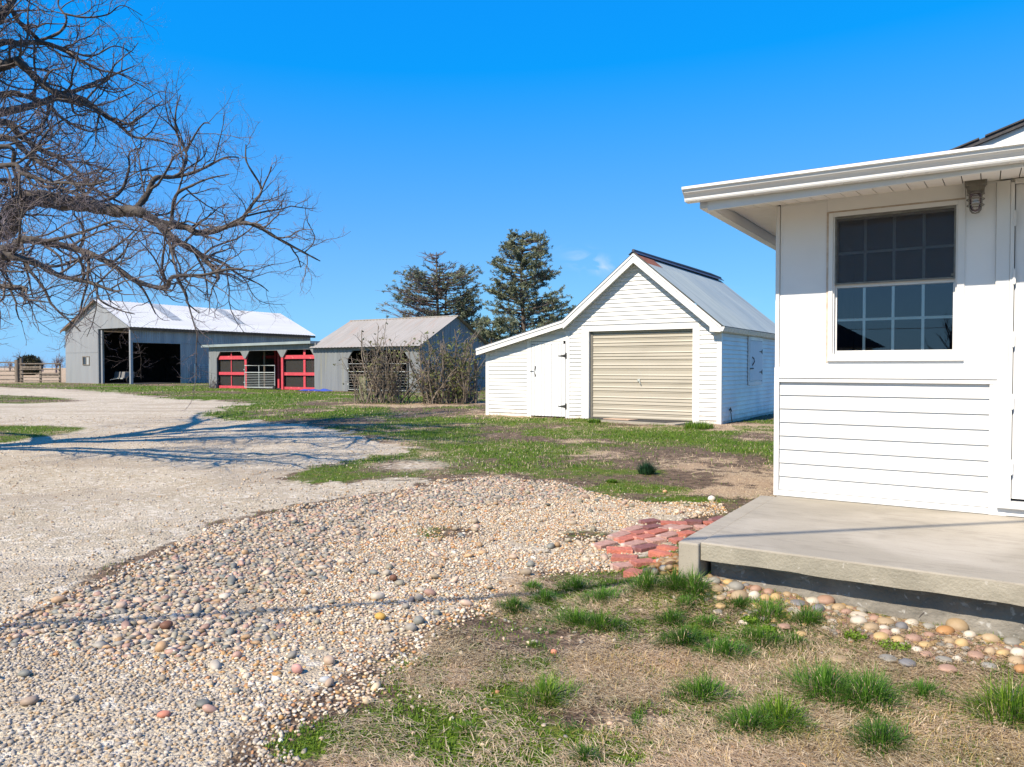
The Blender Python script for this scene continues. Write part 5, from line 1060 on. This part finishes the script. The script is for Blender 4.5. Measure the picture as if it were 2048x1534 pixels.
def stone_obj(name, px, py, wpx, hpx, col, label, cat='stone', group=None, seed=0, z=0.0, parent=None, zlift=0):
    c = Gz(px, py + hpx * .3); s = wpx * c[1] / F / 2; rs = np.random.RandomState(seed + 100); V0, F0 = IC[3]
    h = min(s * .85, hpx * c[1] / F * .52); n_ = (fbm(V0[:, 0] + seed, V0[:, 1] + V0[:, 2] * .7, 1.1, 7 + seed % 5, 2) - .5) * .22
    V = V0 * (1 + n_)[:, None] * (s, s * rs.uniform(.68, .95), h); a = rs.uniform(-.5, .5); V = V @ np.array([(math.cos(a), -math.sin(a), 0), (math.sin(a), math.cos(a), 0), (0, 0, 1)]).T
    V[:, 0] *= s / (np.abs(V[:, 0]).max() + 1e-9)
    m = MB(); m.add(V, F0, col); o = m.build(name, M['stone'], smooth=True); o.location = (c[0], c[1], float(gz(c[0], c[1])) + h * .55 + zlift); return tag(o, label, cat, group)
TANc, YEL, WHT, GRY, SLT, ORG, PNK, BRN = (.36, .265, .16), (.43, .30, .14), (.50, .44, .35), (.25, .235, .20), (.165, .16, .16), (.38, .20, .08), (.35, .22, .16), (.16, .075, .045)
NM = {TANc: 'tan', YEL: 'yellowish', WHT: 'whitish', GRY: 'grey', SLT: 'dark grey', ORG: 'orange-brown', PNK: 'pinkish', BRN: 'dark brown'}
stone_obj('pebble', 787, 1158, 17, 16, BRN, 'dark brown round stone alone in the pale gravel left of the bricks', seed=1, zlift=.01)
stone_obj('pebble', 333, 1254, 26, 18, BRN, 'dark reddish-brown stone on the cable shadow in the pebble bed', seed=2, zlift=.01)
stone_obj('pebble', 760, 1236, 24, 14, (.50, .30, .07), 'glossy golden-brown flat stone lying on the cable shadow', seed=3, zlift=.01)
stone_obj('pebble', 594, 1340, 24, 22, (.50, .27, .23), 'pink angular stone in the lower pebble bed', seed=4, zlift=.008)
stone_obj('pebble', 650, 1360, 24, 14, (.38, .39, .39), 'flat grey stone near the lower right end of the pebble bed', seed=5)
stone_obj('pebble', 118, 1199, 26, 16, (.42, .28, .17), 'large brown stone at the upper left tip of the pebble bed', seed=6)
stone_obj('pebble', 328, 1428, 26, 14, (.50, .20, .13), 'reddish stone in the crushed gravel at lower left', seed=7)
stone_obj('pebble', 785, 1130, 14, 8, (.36, .28, .22), 'small brown chip above the dark brown round stone', seed=8)
stone_obj('pebble', 1423, 997, 16, 12, (.62, .57, .5), 'pale stone on bare soil at the right end of the lawn edge', seed=9)
stone_obj('pebble', 1330, 983, 10, 7, (.5, .3, .16), 'small orange stone in the green lawn strip above the bricks', seed=10)
stone_obj('pebble', 483, 1120, 9, 7, (.55, .5, .45), 'small light stone in the upper pebble bed', seed=12)
stone_obj('pebble', 1108, 1302, 14, 16, (.50, .20, .12), 'small red brick chip left of the large upper grass clump', 'brick chip', seed=11)

def ordw(n):
    w = ['first', 'second', 'third', 'fourth', 'fifth', 'sixth', 'seventh', 'eighth', 'ninth', 'tenth', 'eleventh', 'twelfth', 'thirteenth', 'fourteenth', 'fifteenth', 'sixteenth', 'seventeenth', 'eighteenth', 'nineteenth', 'twentieth', 'twenty-first', 'twenty-second', 'twenty-third', 'twenty-fourth', 'twenty-fifth', 'twenty-sixth', 'twenty-seventh', 'twenty-eighth', 'twenty-ninth', 'thirtieth']
    return w[n]
BK = [(395, 378, 70, 40, GRY), (410, 420, 75, 42, TANc), (470, 385, 60, 34, YEL), (512, 408, 90, 56, GRY), (565, 405, 40, 30, SLT), (620, 422, 66, 40, PNK), (610, 455, 66, 62, WHT), (685, 438, 62, 40, PNK), (530, 458, 100, 62, TANc), (668, 470, 60, 42, YEL), (723, 468, 60, 50, YEL),
      (785, 452, 50, 34, TANc), (920, 486, 74, 44, WHT), (990, 482, 100, 58, PNK), (952, 528, 74, 52, SLT), (1060, 520, 80, 40, TANc), (1100, 545, 60, 36, PNK), (1180, 535, 60, 34, GRY), (1170, 562, 95, 36, WHT), (1120, 525, 50, 30, TANc)]
FR = [(840, 495, 90, 30, SLT), (430, 468, 60, 30, TANc), (430, 512, 60, 30, YEL), (1165, 590, 90, 52, WHT), (1250, 580, 60, 40, PNK), (1312, 596, 90, 46, TANc), (1395, 620, 64, 58, SLT), (1450, 602, 76, 46, WHT), (1235, 628, 90, 50, TANc), (1300, 632, 66, 36, WHT), (1312, 658, 66, 44, PNK), (1362, 652, 50, 40, WHT), (1285, 676, 90, 46, YEL), (1375, 695, 70, 46, YEL), (1455, 685, 90, 50, PNK), (1538, 622, 70, 40, GRY), (1542, 668, 60, 34, PNK),
      (1628, 645, 105, 56, ORG), (1690, 620, 110, 80, TANc), (1758, 668, 70, 50, WHT), (1716, 715, 76, 62, YEL), (1805, 682, 40, 52, TANc), (1870, 688, 92, 58, TANc), (1985, 702, 96, 44, GRY), (1868, 755, 66, 60, TANc), (1935, 765, 74, 46, YEL), (2020, 765, 84, 58, WHT), (2005, 805, 80, 48, TANc), (2035, 850, 80, 50, ORG)]
FL = [(1520, 720, 70, 40, YEL), (1475, 745, 60, 34, WHT), (1650, 700, 70, 34, TANc), (1525, 770, 80, 34, PNK), (1620, 800, 90, 34, GRY), (1425, 815, 90, 40, SLT), (1790, 775, 90, 40, PNK), (1690, 795, 50, 34, WHT), (1060, 795, 110, 30, TANc), (1320, 790, 100, 30, GRY), (1640, 845, 110, 36, PNK), (1860, 830, 80, 30, GRY), (860, 660, 60, 26, YEL), (770, 620, 70, 28, PNK), (555, 600, 60, 26, WHT), (1735, 740, 50, 30, GRY)]
for nm, Lst, ph in (('river_stone', BK, 'in the back row by the foundation'), ('river_stone', FR, 'in the front row by the porch'), ('river_stone', FL, 'in the outer scatter by the porch')):
    for k, (cx, cy, w_x, h_x, col) in enumerate(sorted(Lst)):
        size = 'large' if w_x > 88 else ('medium' if w_x > 64 else 'small')
        stone_obj(nm, 1280 + cx / 2.667, 1020 + cy / 2.667, w_x / 2.667, h_x / 2.667, tuple(np.array(col) * random.Random(k).uniform(.9, 1.1)), f'{size} {NM[col]} river stone, {ordw(k)} from the left {ph}', group='river stones along the porch foundation', seed=20 + k + len(Lst))
# small filler stones between them
pb = MB(); rs = np.random.RandomState(77); N = 3200; u = rs.uniform(-.1, 2.0, N); v = -1.67 - np.abs(rs.normal(0, .13, N)); v = np.where(u > .8, v - .03, v)
x = hO[0] + u * uu[0] + v * vv[0]; y = hO[1] + u * uu[1] + v * vv[1]; scatter(pb, np.stack([x, y, gz(x, y) - .004], 1), rs.uniform(.008, .024, N), np.array([TANc, YEL, PNK, GRY, WHT]), rs, 2)
N = 260; u = rs.uniform(-.32, -.04, N); v = rs.uniform(-1.75, -1.35, N); x = hO[0] + u * uu[0] + v * vv[0]; y = hO[1] + u * uu[1] + v * vv[1]; scatter(pb, np.stack([x, y, gz(x, y) + rs.uniform(0, .05, N)], 1), rs.uniform(.014, .034, N), np.array([TANc, YEL, YEL, WHT, ORG]), rs, 2)
tag(pb.build('filler_pebbles', M['stone'], smooth=True), 'small tan pebbles filling the gaps by the porch foundation', 'pebbles', kind='stuff')

# ================================================================== bricks
RDc, DRK, PKc, LRD = (.36, .125, .09), (.19, .075, .068), (.44, .25, .195), (.46, .145, .095)
BN = {RDc: 'red', DRK: 'dark maroon', PKc: 'faded pink', LRD: 'bright red'}
BR = [((700, 215), (925, 190), DRK, 'at the top left corner of the path', 0), ((960, 225), (1180, 235), LRD, 'at the top edge beside the corner brick', 0), ((1190, 232), (1300, 238), RDc, 'short, at the top edge before the maroon ones', 0), ((1280, 200), (1540, 225), DRK, 'at the top edge left of the slab', 0), ((1550, 228), (1700, 225), LRD, 'at the top edge touching the slab', 0), ((1680, 190), (1830, 150), DRK, 'farthest back against the slab', 0), ((1440, 290), (1600, 285), PKc, 'against the slab below the maroon bricks', 0),
      ((480, 345), (710, 275), PKc, 'upper left in the slanted rows', 0), ((300, 425), (520, 360), PKc, 'left in the first slanted row', 0), ((70, 545), (320, 480), PKc, 'leftmost in the first slanted row', 0), ((730, 310), (960, 270), DRK, 'right end of the second slanted row', 0), ((560, 385), (800, 335), RDc, 'middle of the second slanted row', 0), ((390, 470), (640, 400), LRD, 'left end of the second slanted row', 0),
      ((960, 300), (1180, 255), PKc, 'right end of the third slanted row', 0), ((800, 385), (1010, 320), LRD, 'third slanted row, second from right', 0), ((650, 450), (850, 400), RDc, 'third slanted row, second from left', 0), ((480, 545), (730, 465), PKc, 'left end of the third slanted row', 0),
      ((1130, 315), (1340, 270), PKc, 'right end of the fourth slanted row', 0), ((960, 420), (1190, 355), PKc, 'middle of the fourth slanted row', 0), ((790, 490), (1000, 440), PKc, 'fourth slanted row beside the darkest brick', 0), ((620, 590), (900, 510), DRK, 'left end of the fourth slanted row', 0),
      ((1240, 385), (1410, 350), LRD, 'against the slab beside the fourth row', 0), ((1120, 470), (1280, 440), RDc, 'half buried against the slab corner', 0), ((220, 590), (590, 590), LRD, 'crosswise under the slanted rows', 0), ((290, 700), (660, 690), RDc, 'crosswise in the lower left group', 0),
      ((320, 840), (610, 770), PKc, 'mortar-stained, lowest left of the path', 0), ((570, 800), (880, 720), RDc, 'lower middle of the path', 0), ((500, 905), (720, 890), RDc, 'sunk at the bottom edge of the path', 0), ((930, 560), (1220, 555), LRD, 'rounded, nearest the slab front corner', 1), ((830, 640), (1210, 625), LRD, 'rounded, second before the slab corner', 1), ((890, 770), (1320, 765), LRD, 'rounded, third before the slab corner', 1), ((830, 850), (1170, 860), LRD, 'rounded, lowest before the slab corner', 1)]
for k, (p, q, col, ph, rd_) in enumerate(BR):
    P = Gz(1180 + p[0] / 6.827, 1010 + p[1] / 6.827 + 2, .02); Q = Gz(1180 + q[0] / 6.827, 1010 + q[1] / 6.827 + 2, .02); d = Q - P; L = np.hypot(d[0], d[1]); L = min(max(L, .10), .24) * .96; c = (P + Q) / 2; an = math.atan2(d[1], d[0])
    rr = random.Random(k); hw = .051 if not rd_ else .045
    V0 = []; m = MB(); nn2 = 8
    col_ = tuple(np.array(col) * rr.uniform(.88, 1.12)); m.box(-L / 2, L / 2, -hw, hw, -.03, .03, col_)
    o = m.build('brick', M['brick'], bevel=.006 if not rd_ else .018); o.location = (c[0], c[1], float(gz(c[0], c[1])) - .004 + .0012 * (k % 4)); o.rotation_euler = (rr.uniform(-.018, .018), rr.uniform(-.012, .012), an)
    tag(o, f'{BN[col]} paving brick, {ph}', 'brick', 'bricks of the small path beside the porch')

# ================================================================== grass
def blades(mb, x, y, z, L, w, lean, rs, c0, c1, az=None, flat=False):
    n = len(x); a = rs.uniform(0, 2 * PI, n) if az is None else az; dx, dy = np.cos(a), np.sin(a)
    P = np.stack([x, y, z], 1); s = np.stack([-dy, dx, np.zeros(n)], 1) * (w / 2)[:, None]; d = np.stack([dx, dy, np.zeros(n)], 1)
    h = np.cos(lean); r = np.sin(lean)
    m1 = P + d * (L * r * .35)[:, None]; m1[:, 2] += L * h * .55; tip = P + d * (L * r)[:, None]; tip[:, 2] += L * h * (1 - .25 * r)
    V = np.stack([P - s, P + s, m1 + s * .8, m1 - s * .8, tip], 1).reshape(-1, 3); b = np.arange(n)[:, None] * 5
    c = c0 + (c1 - c0) * rs.rand(n)[:, None]; C = np.repeat(c, 5, axis=0).reshape(n, 5, 3); C[:, :2] *= .85; C = C.reshape(-1, 3)
    mb.V.append(V); mb.C.append(C); mb.F.append(b + np.array([[0, 1, 2, 3]]) + mb.n); mb.F.append(b + np.array([[3, 2, 4]]) + mb.n); mb.n += n * 5
GA, GB = np.array((.030, .095, .010)), np.array((.12, .25, .028)); SA, SB = np.array((.34, .225, .14)), np.array((.88, .69, .46)); OA, OB = np.array((.38, .24, .08)), np.array((.72, .54, .26)); YA, YB = np.array((.09, .17, .012)), np.array((.20, .30, .025))
CL = [(1088, 1405, 110, 70, 1, 'bright green grass clump in the dry turf at lower centre'), (1405, 1395, 108, 62, 0, 'spreading green grass clump left of the largest clump'), (1500, 1462, 84, 70, 0, 'dark left half of the double clump at the bottom'), (1558, 1450, 90, 84, 1, 'pale bright right half of the double clump at the bottom'),
      (1650, 1390, 120, 90, 0, 'left part of the largest dark green clump'), (1735, 1405, 130, 90, 0, 'right part of the largest dark green clump'), (1760, 1490, 110, 70, 0, 'dark clump below the largest clump near the bottom edge'), (2020, 1430, 140, 100, 1, 'tall bright clump cut by the right edge of the picture'),
      (1150, 1248, 70, 46, 0, 'left part of the wide dark clump below the bricks'), (1205, 1255, 76, 50, 0, 'right part of the wide dark clump below the bricks'), (1028, 1220, 64, 36, 0, 'small dark clump at the gravel edge left of the wide clump'), (1065, 1178, 46, 24, 0, 'small clump at the gravel edge above the dark edge clump'),
      (1090, 1200, 60, 30, 0, 'low clump just below the small gravel-edge clump'), (1150, 1178, 70, 36, 0, 'flat clump left of the brick path'), (1205, 1200, 80, 36, 0, 'flat clump below the brick path'), (1294, 1178, 46, 56, 0, 'upright clump touching the lowest brick'), (1350, 1178, 40, 60, 0, 'left part of the tall dark clump at the porch corner'), (1385, 1182, 60, 64, 0, 'right part of the tall dark clump at the porch corner'), (1372, 1212, 50, 30, 0, 'low tail of the tall clump at the porch corner'),
      (1342, 1244, 50, 40, 0, 'small clump midway between brick path and twin clumps'), (1365, 1285, 78, 50, 0, 'left one of the twin clumps at centre right'), (1453, 1308, 84, 50, 0, 'right one of the twin clumps at centre right'), (1520, 1285, 80, 48, 0, 'dark clump above right of the twin clumps'), (1590, 1290, 76, 30, 0, 'thin flat clump trailing right of the twin clumps'),
      (1538, 1232, 90, 42, 0, 'wispy dark clump before the river stones'), (1614, 1246, 50, 50, 0, 'upright narrow clump beside the dark river stone'), (1475, 1212, 50, 30, 0, 'faint clump among the first river stones'), (1415, 1248, 50, 26, 0, 'faint low clump right of the midway clump'), (1845, 1392, 70, 44, 0, 'thin clump trailing right from the largest clump'), (930, 1462, 60, 26, 1, 'small bright tuft low at the left of the dry turf'), (1170, 1520, 70, 40, 0, 'dark tuft cut by the bottom edge at centre')]
rs = np.random.RandomState(5)
for k, (px, py, w, h, br_, lab) in enumerate(CL):
    c = Gz(px, py); sc_ = c[1] / F; R_ = w * sc_ / 2; H_ = max(.032, h * sc_ * .85); n = int(300 + 4200 * R_)
    a = rs.uniform(0, 2 * PI, n); q = rs.rand(n) ** .6; irr = 1 + .45 * np.sin(a * 2 + k) + .25 * np.sin(a * 5 + 2 * k); x = np.cos(a) * q * R_ * .95 * irr; y = np.sin(a) * q * R_ * .8 * irr
    m = MB(); ln = H_ * rs.uniform(.55, 1.25, n) * (1.1 - .35 * q); lean = np.clip(q * 1.0 + rs.normal(.30, .36, n), 0, 1.5)
    tone_ = .8 + .55 * ((k * 37) % 10) / 10; cA, cB = (GA * tone_, (GB * (1 - .35 * ((k * 13) % 7) / 7) + YB * .35 * ((k * 13) % 7) / 7) * tone_) if not br_ else (GA * 1.3, YB * 1.1)
    z = gz(c[0] + x, c[1] + y) - gz(c[0], c[1])
    blades(m, x, y, z - .004, ln, rs.uniform(.0022, .0042, n), lean, rs, cA, cB, az=a + rs.normal(0, .7, n))
    nd = n // 4; j = rs.randint(0, n, nd); blades(m, x[j] * 1.15, y[j] * 1.15, z[j], ln[j] * .8, np.full(nd, .003), np.clip(lean[j] + .5, 0, 1.45), rs, SA, SB)
    o = m.build('grass_clump', M['grass']); o.location = (c[0], c[1], float(gz(c[0], c[1]))); tag(o, lab, 'grass clump', 'grass clumps in the dry turf')
for (px, py, w, lab) in ((1712, 1277, 44, 'small bright green broadleaf weed left of the rounder weed by the stones'), (1788, 1296, 58, 'round bright green broadleaf weed before the river stones'), (1538, 1266, 30, 'tiny yellow-green weed right of the dark clump'), (1500, 1245, 34, 'pale green weed under the wispy dark clump')):
    c = Gz(px, py); R_ = w * c[1] / F / 2; n = 320; a = rs.uniform(0, 2 * PI, n); q = np.sqrt(rs.rand(n)); m = MB(); x = np.cos(a) * q * R_; y = np.sin(a) * q * R_ * .9
    blades(m, x, y, rs.uniform(0, .02, n), rs.uniform(.010, .02, n), rs.uniform(.006, .010, n), rs.uniform(.5, 1.3, n), rs, YA * 1.1, YB * 1.2); o = m.build('broadleaf_weed', M['grass']); o.location = (c[0], c[1], float(gz(c[0], c[1]))); tag(o, lab, 'weed')
c = G(1293, 948); df = thing('daffodil_clump', (c[0], c[1], 0), 0, 'dark blue-green upright clump of bulb leaves alone in the lawn', 'plant')
n = 420; a_ = rs.uniform(0, 2 * PI, n); q = np.sqrt(rs.rand(n)); m = MB(); blades(m, np.cos(a_) * q * .10, np.sin(a_) * q * .08, np.zeros(n), rs.uniform(.10, .23, n) * (1.1 - .45 * q), np.full(n, .008), np.clip(q * .6 + rs.normal(0, .15, n), 0, 1.1), rs, np.array((.018, .06, .03)), np.array((.04, .11, .045)), az=a_); m.build('leaves', M['grass'], df)
for (px, py, w, h, lab) in ((1398, 858, 60, 20, 'green tuft at the right front corner of the garage door casing'), (1188, 846, 26, 12, 'green tuft at the left foot of the roll-up door'), (1224, 966, 20, 8, 'small dark tuft at the upper gravel edge in the lawn')):
    c = G(px, py); sc_ = c[1] / F; n = 420; a_ = rs.uniform(0, 2 * PI, n); q = np.sqrt(rs.rand(n)); m = MB(); blades(m, np.cos(a_) * q * w * sc_ / 2, np.sin(a_) * q * w * sc_ * .4, np.zeros(n), rs.uniform(.5, 1, n) * h * sc_, np.full(n, .012), np.clip(q * .4 + rs.normal(.2, .2, n), 0, 1.2), rs, GA * 1.3, YB)
    o = m.build('grass_clump', M['grass']); o.location = (c[0], c[1], float(gz(c[0], c[1]))); tag(o, lab, 'grass clump', 'grass tufts in the far lawn')
# dry straw lying on the near turf
st = MB(); N = 200000; y = 2.2 + 3.2 * rs.rand(N) ** .9; x = rs.uniform(-.25, .76, N) * y; gr, gg, tt = zones(x, y)
k = (sd_(x, y, BED) + (fbm(x, y, 4, 3) - .5) * .3 < .0) & ~onporch(x, y) & (rs.rand(N) < np.clip(.16 + tt * 1.0 - gg * .35 + (fbm(x, y, 4.5, 93) - .5) * 2.4, .02, 1)) & (gr < .6); x, y, tt = x[k], y[k], tt[k]; n = len(x)
fl = fbm(x, y, 1.5, 15) * 8; blades(st, x, y, gz(x, y) + rs.uniform(0, .012, n), rs.uniform(.02, .065, n), rs.uniform(.0022, .0042, n), np.clip(rs.normal(1.38, .15, n), .7, 1.56), rs, SA, SB, az=fl + rs.normal(0, .9, n))
N = 30000; y = 2.3 + 1.9 * rs.rand(N); x = rs.uniform(-.1, .76, N) * y; w_t = 1.3 * blobs(x, y, [(1240, 1330, 120, 26, .9), (1350, 1345, 70, 22, .9), (1600, 1330, 90, 24, .6), (1640, 1490, 180, 40, .8), (1950, 1500, 130, 50, 1), (1850, 1450, 90, 40, .8), (1250, 1480, 120, 30, .4), (1300, 1420, 60, 20, .5)]); k = (rs.rand(N) < w_t) & ~onporch(x, y); x, y = x[k], y[k]; n = len(x)
blades(st, x, y, gz(x, y), rs.uniform(.025, .07, n), rs.uniform(.0018, .003, n), np.clip(rs.normal(1.1, .3, n), .2, 1.5), rs, OA, OB); print('straw', st.n // 5)
tag(st.build('dry_straw', M['grass']), 'dead tan straw matted over the near turf', 'straw', kind='stuff')
# short green growth near the camera
sg = MB(); N = 260000; y = 2.2 + 3.4 * rs.rand(N); x = rs.uniform(-.35, .76, N) * y; gr, gg, tt = zones(x, y); pat = fbm(x, y, 9, 19)
k = (rs.rand(N) < np.clip(gg * 2.0 * sst(.34, .52, pat) + .05 * sst(.5, .6, pat), 0, .9)) & ~onporch(x, y) & (sd_(x, y, BED) < .05); x, y = x[k], y[k]; n = len(x)
blades(sg, x, y, gz(x, y), rs.uniform(.008, .024, n), rs.uniform(.003, .006, n), np.clip(rs.normal(.8, .4, n), 0, 1.5), rs, YA * .8, YB); print('short', n)
# ragged little tufts between the clumps
for k in range(300):
    y0 = rs.uniform(2.5, 4.7); x0 = rs.uniform(-.05, .74) * y0
    if sd_(np.array([x0]), np.array([y0]), BED)[0] > 0 or onporch(x0, y0 - .05) : continue
    n = rs.randint(14, 70); rr_ = rs.uniform(.015, .06); a_ = rs.uniform(0, 2 * PI, n); q = np.sqrt(rs.rand(n)); x = x0 + np.cos(a_) * q * rr_ * rs.uniform(.8, 1.8); y = y0 + np.sin(a_) * q * rr_
    blades(sg, x, y, gz(x, y), rs.uniform(.012, .04, n) * rs.uniform(.7, 1.3), rs.uniform(.002, .0035, n), np.clip(q * .8 + rs.normal(.35, .35, n), 0, 1.5), rs, GA, YB if k % 3 else GB)
# lawn: blades grow larger in steps with distance so they stay visible
for (d0, d1, N, L, w) in ((4.6, 9.5, 110000, .032, .005), (9.5, 18, 130000, .048, .009), (18, 34, 80000, .065, .018), (34, 66, 36000, .08, .04)):
    y = d0 + (d1 - d0) * rs.rand(N); x = rs.uniform(-.75, .48, N) * y; gr, gg, tt = zones(x, y); k = (rs.rand(N) < np.clip(gg * .9 + .12, 0, 1)) & (gr < .42) & ~onporch(x, y) & (sd_(x, y, BED) < 0)
    uu_, vv_ = (x - gO[0]) * uu[0] + (y - gO[1]) * uu[1], (x - gO[0]) * vv[0] + (y - gO[1]) * vv[1]; k &= ~((uu_ > -6.5) & (uu_ < 0) & (vv_ > -.02)); k &= ~((uu_ > -3.1) & (uu_ < -.7) & (vv_ > -.8))
    uu_, vv_ = (x - mO[0]) * uu[0] + (y - mO[1]) * uu[1], (x - mO[0]) * vv[0] + (y - mO[1]) * vv[1]; k &= ~((uu_ > -9.8) & (uu_ < 7.7) & (vv_ > 0))
    uu_, vv_ = (x - bO[0]) * uu[0] + (y - bO[1]) * uu[1], (x - bO[0]) * vv[0] + (y - bO[1]) * vv[1]; k &= ~((uu_ > -9.8) & (uu_ < .1) & (vv_ > 0))
    x, y, tt, gg = x[k], y[k], tt[k], gg[k]; n = len(x); dry = rs.rand(n) < np.clip(.42 + tt * .8 - gg * .4, 0, 1); Ls = L * rs.uniform(.5, 1.3, n) * (.7 + .8 * fbm(x, y, 1.2, 23)); ws = np.full(n, w) * rs.uniform(.7, 1.3, n); ln = np.clip(rs.normal(.75, .35, n), 0, 1.4)
    blades(sg, x[~dry], y[~dry], gz(x[~dry], y[~dry]) - .003, Ls[~dry], ws[~dry], ln[~dry], rs, GA * 1.1, YB * 1.1); blades(sg, x[dry], y[dry], gz(x[dry], y[dry]) - .003, Ls[dry], ws[dry] * .8, np.clip(ln[dry] + .3, 0, 1.5), rs, SA, SB)
print('lawn', sg.n // 5)
tag(sg.build('lawn_grass', M['grass']), 'patchy green and tan lawn grass around the buildings', 'grass', kind='stuff')
# small crack, twigs and dry stems by the foundation
g = Grow(91); 
for (px, py, L) in ((1690, 1205, .16), (1835, 1245, .10), (1572, 1190, .10)):
    c = G(px, py, .05)
    for k in range(3): g.branch((c[0] + g.r.normal(0, .01), c[1], .03), (g.r.normal(0, .3), g.r.normal(0, .2), 1), L, .0022, 2, dict(SPEC, dens=[0, 0, 20, 12, 0], len=[0, 0, .1, .05, .03], rad=[0, 0, .002, .0015, .001], n=[1, 1, 4, 3, 2]))
tag(g.m.build('dry_stems', M['bark']), 'few dry brown weed stems standing by the porch foundation', 'dry stems', kind='stuff')
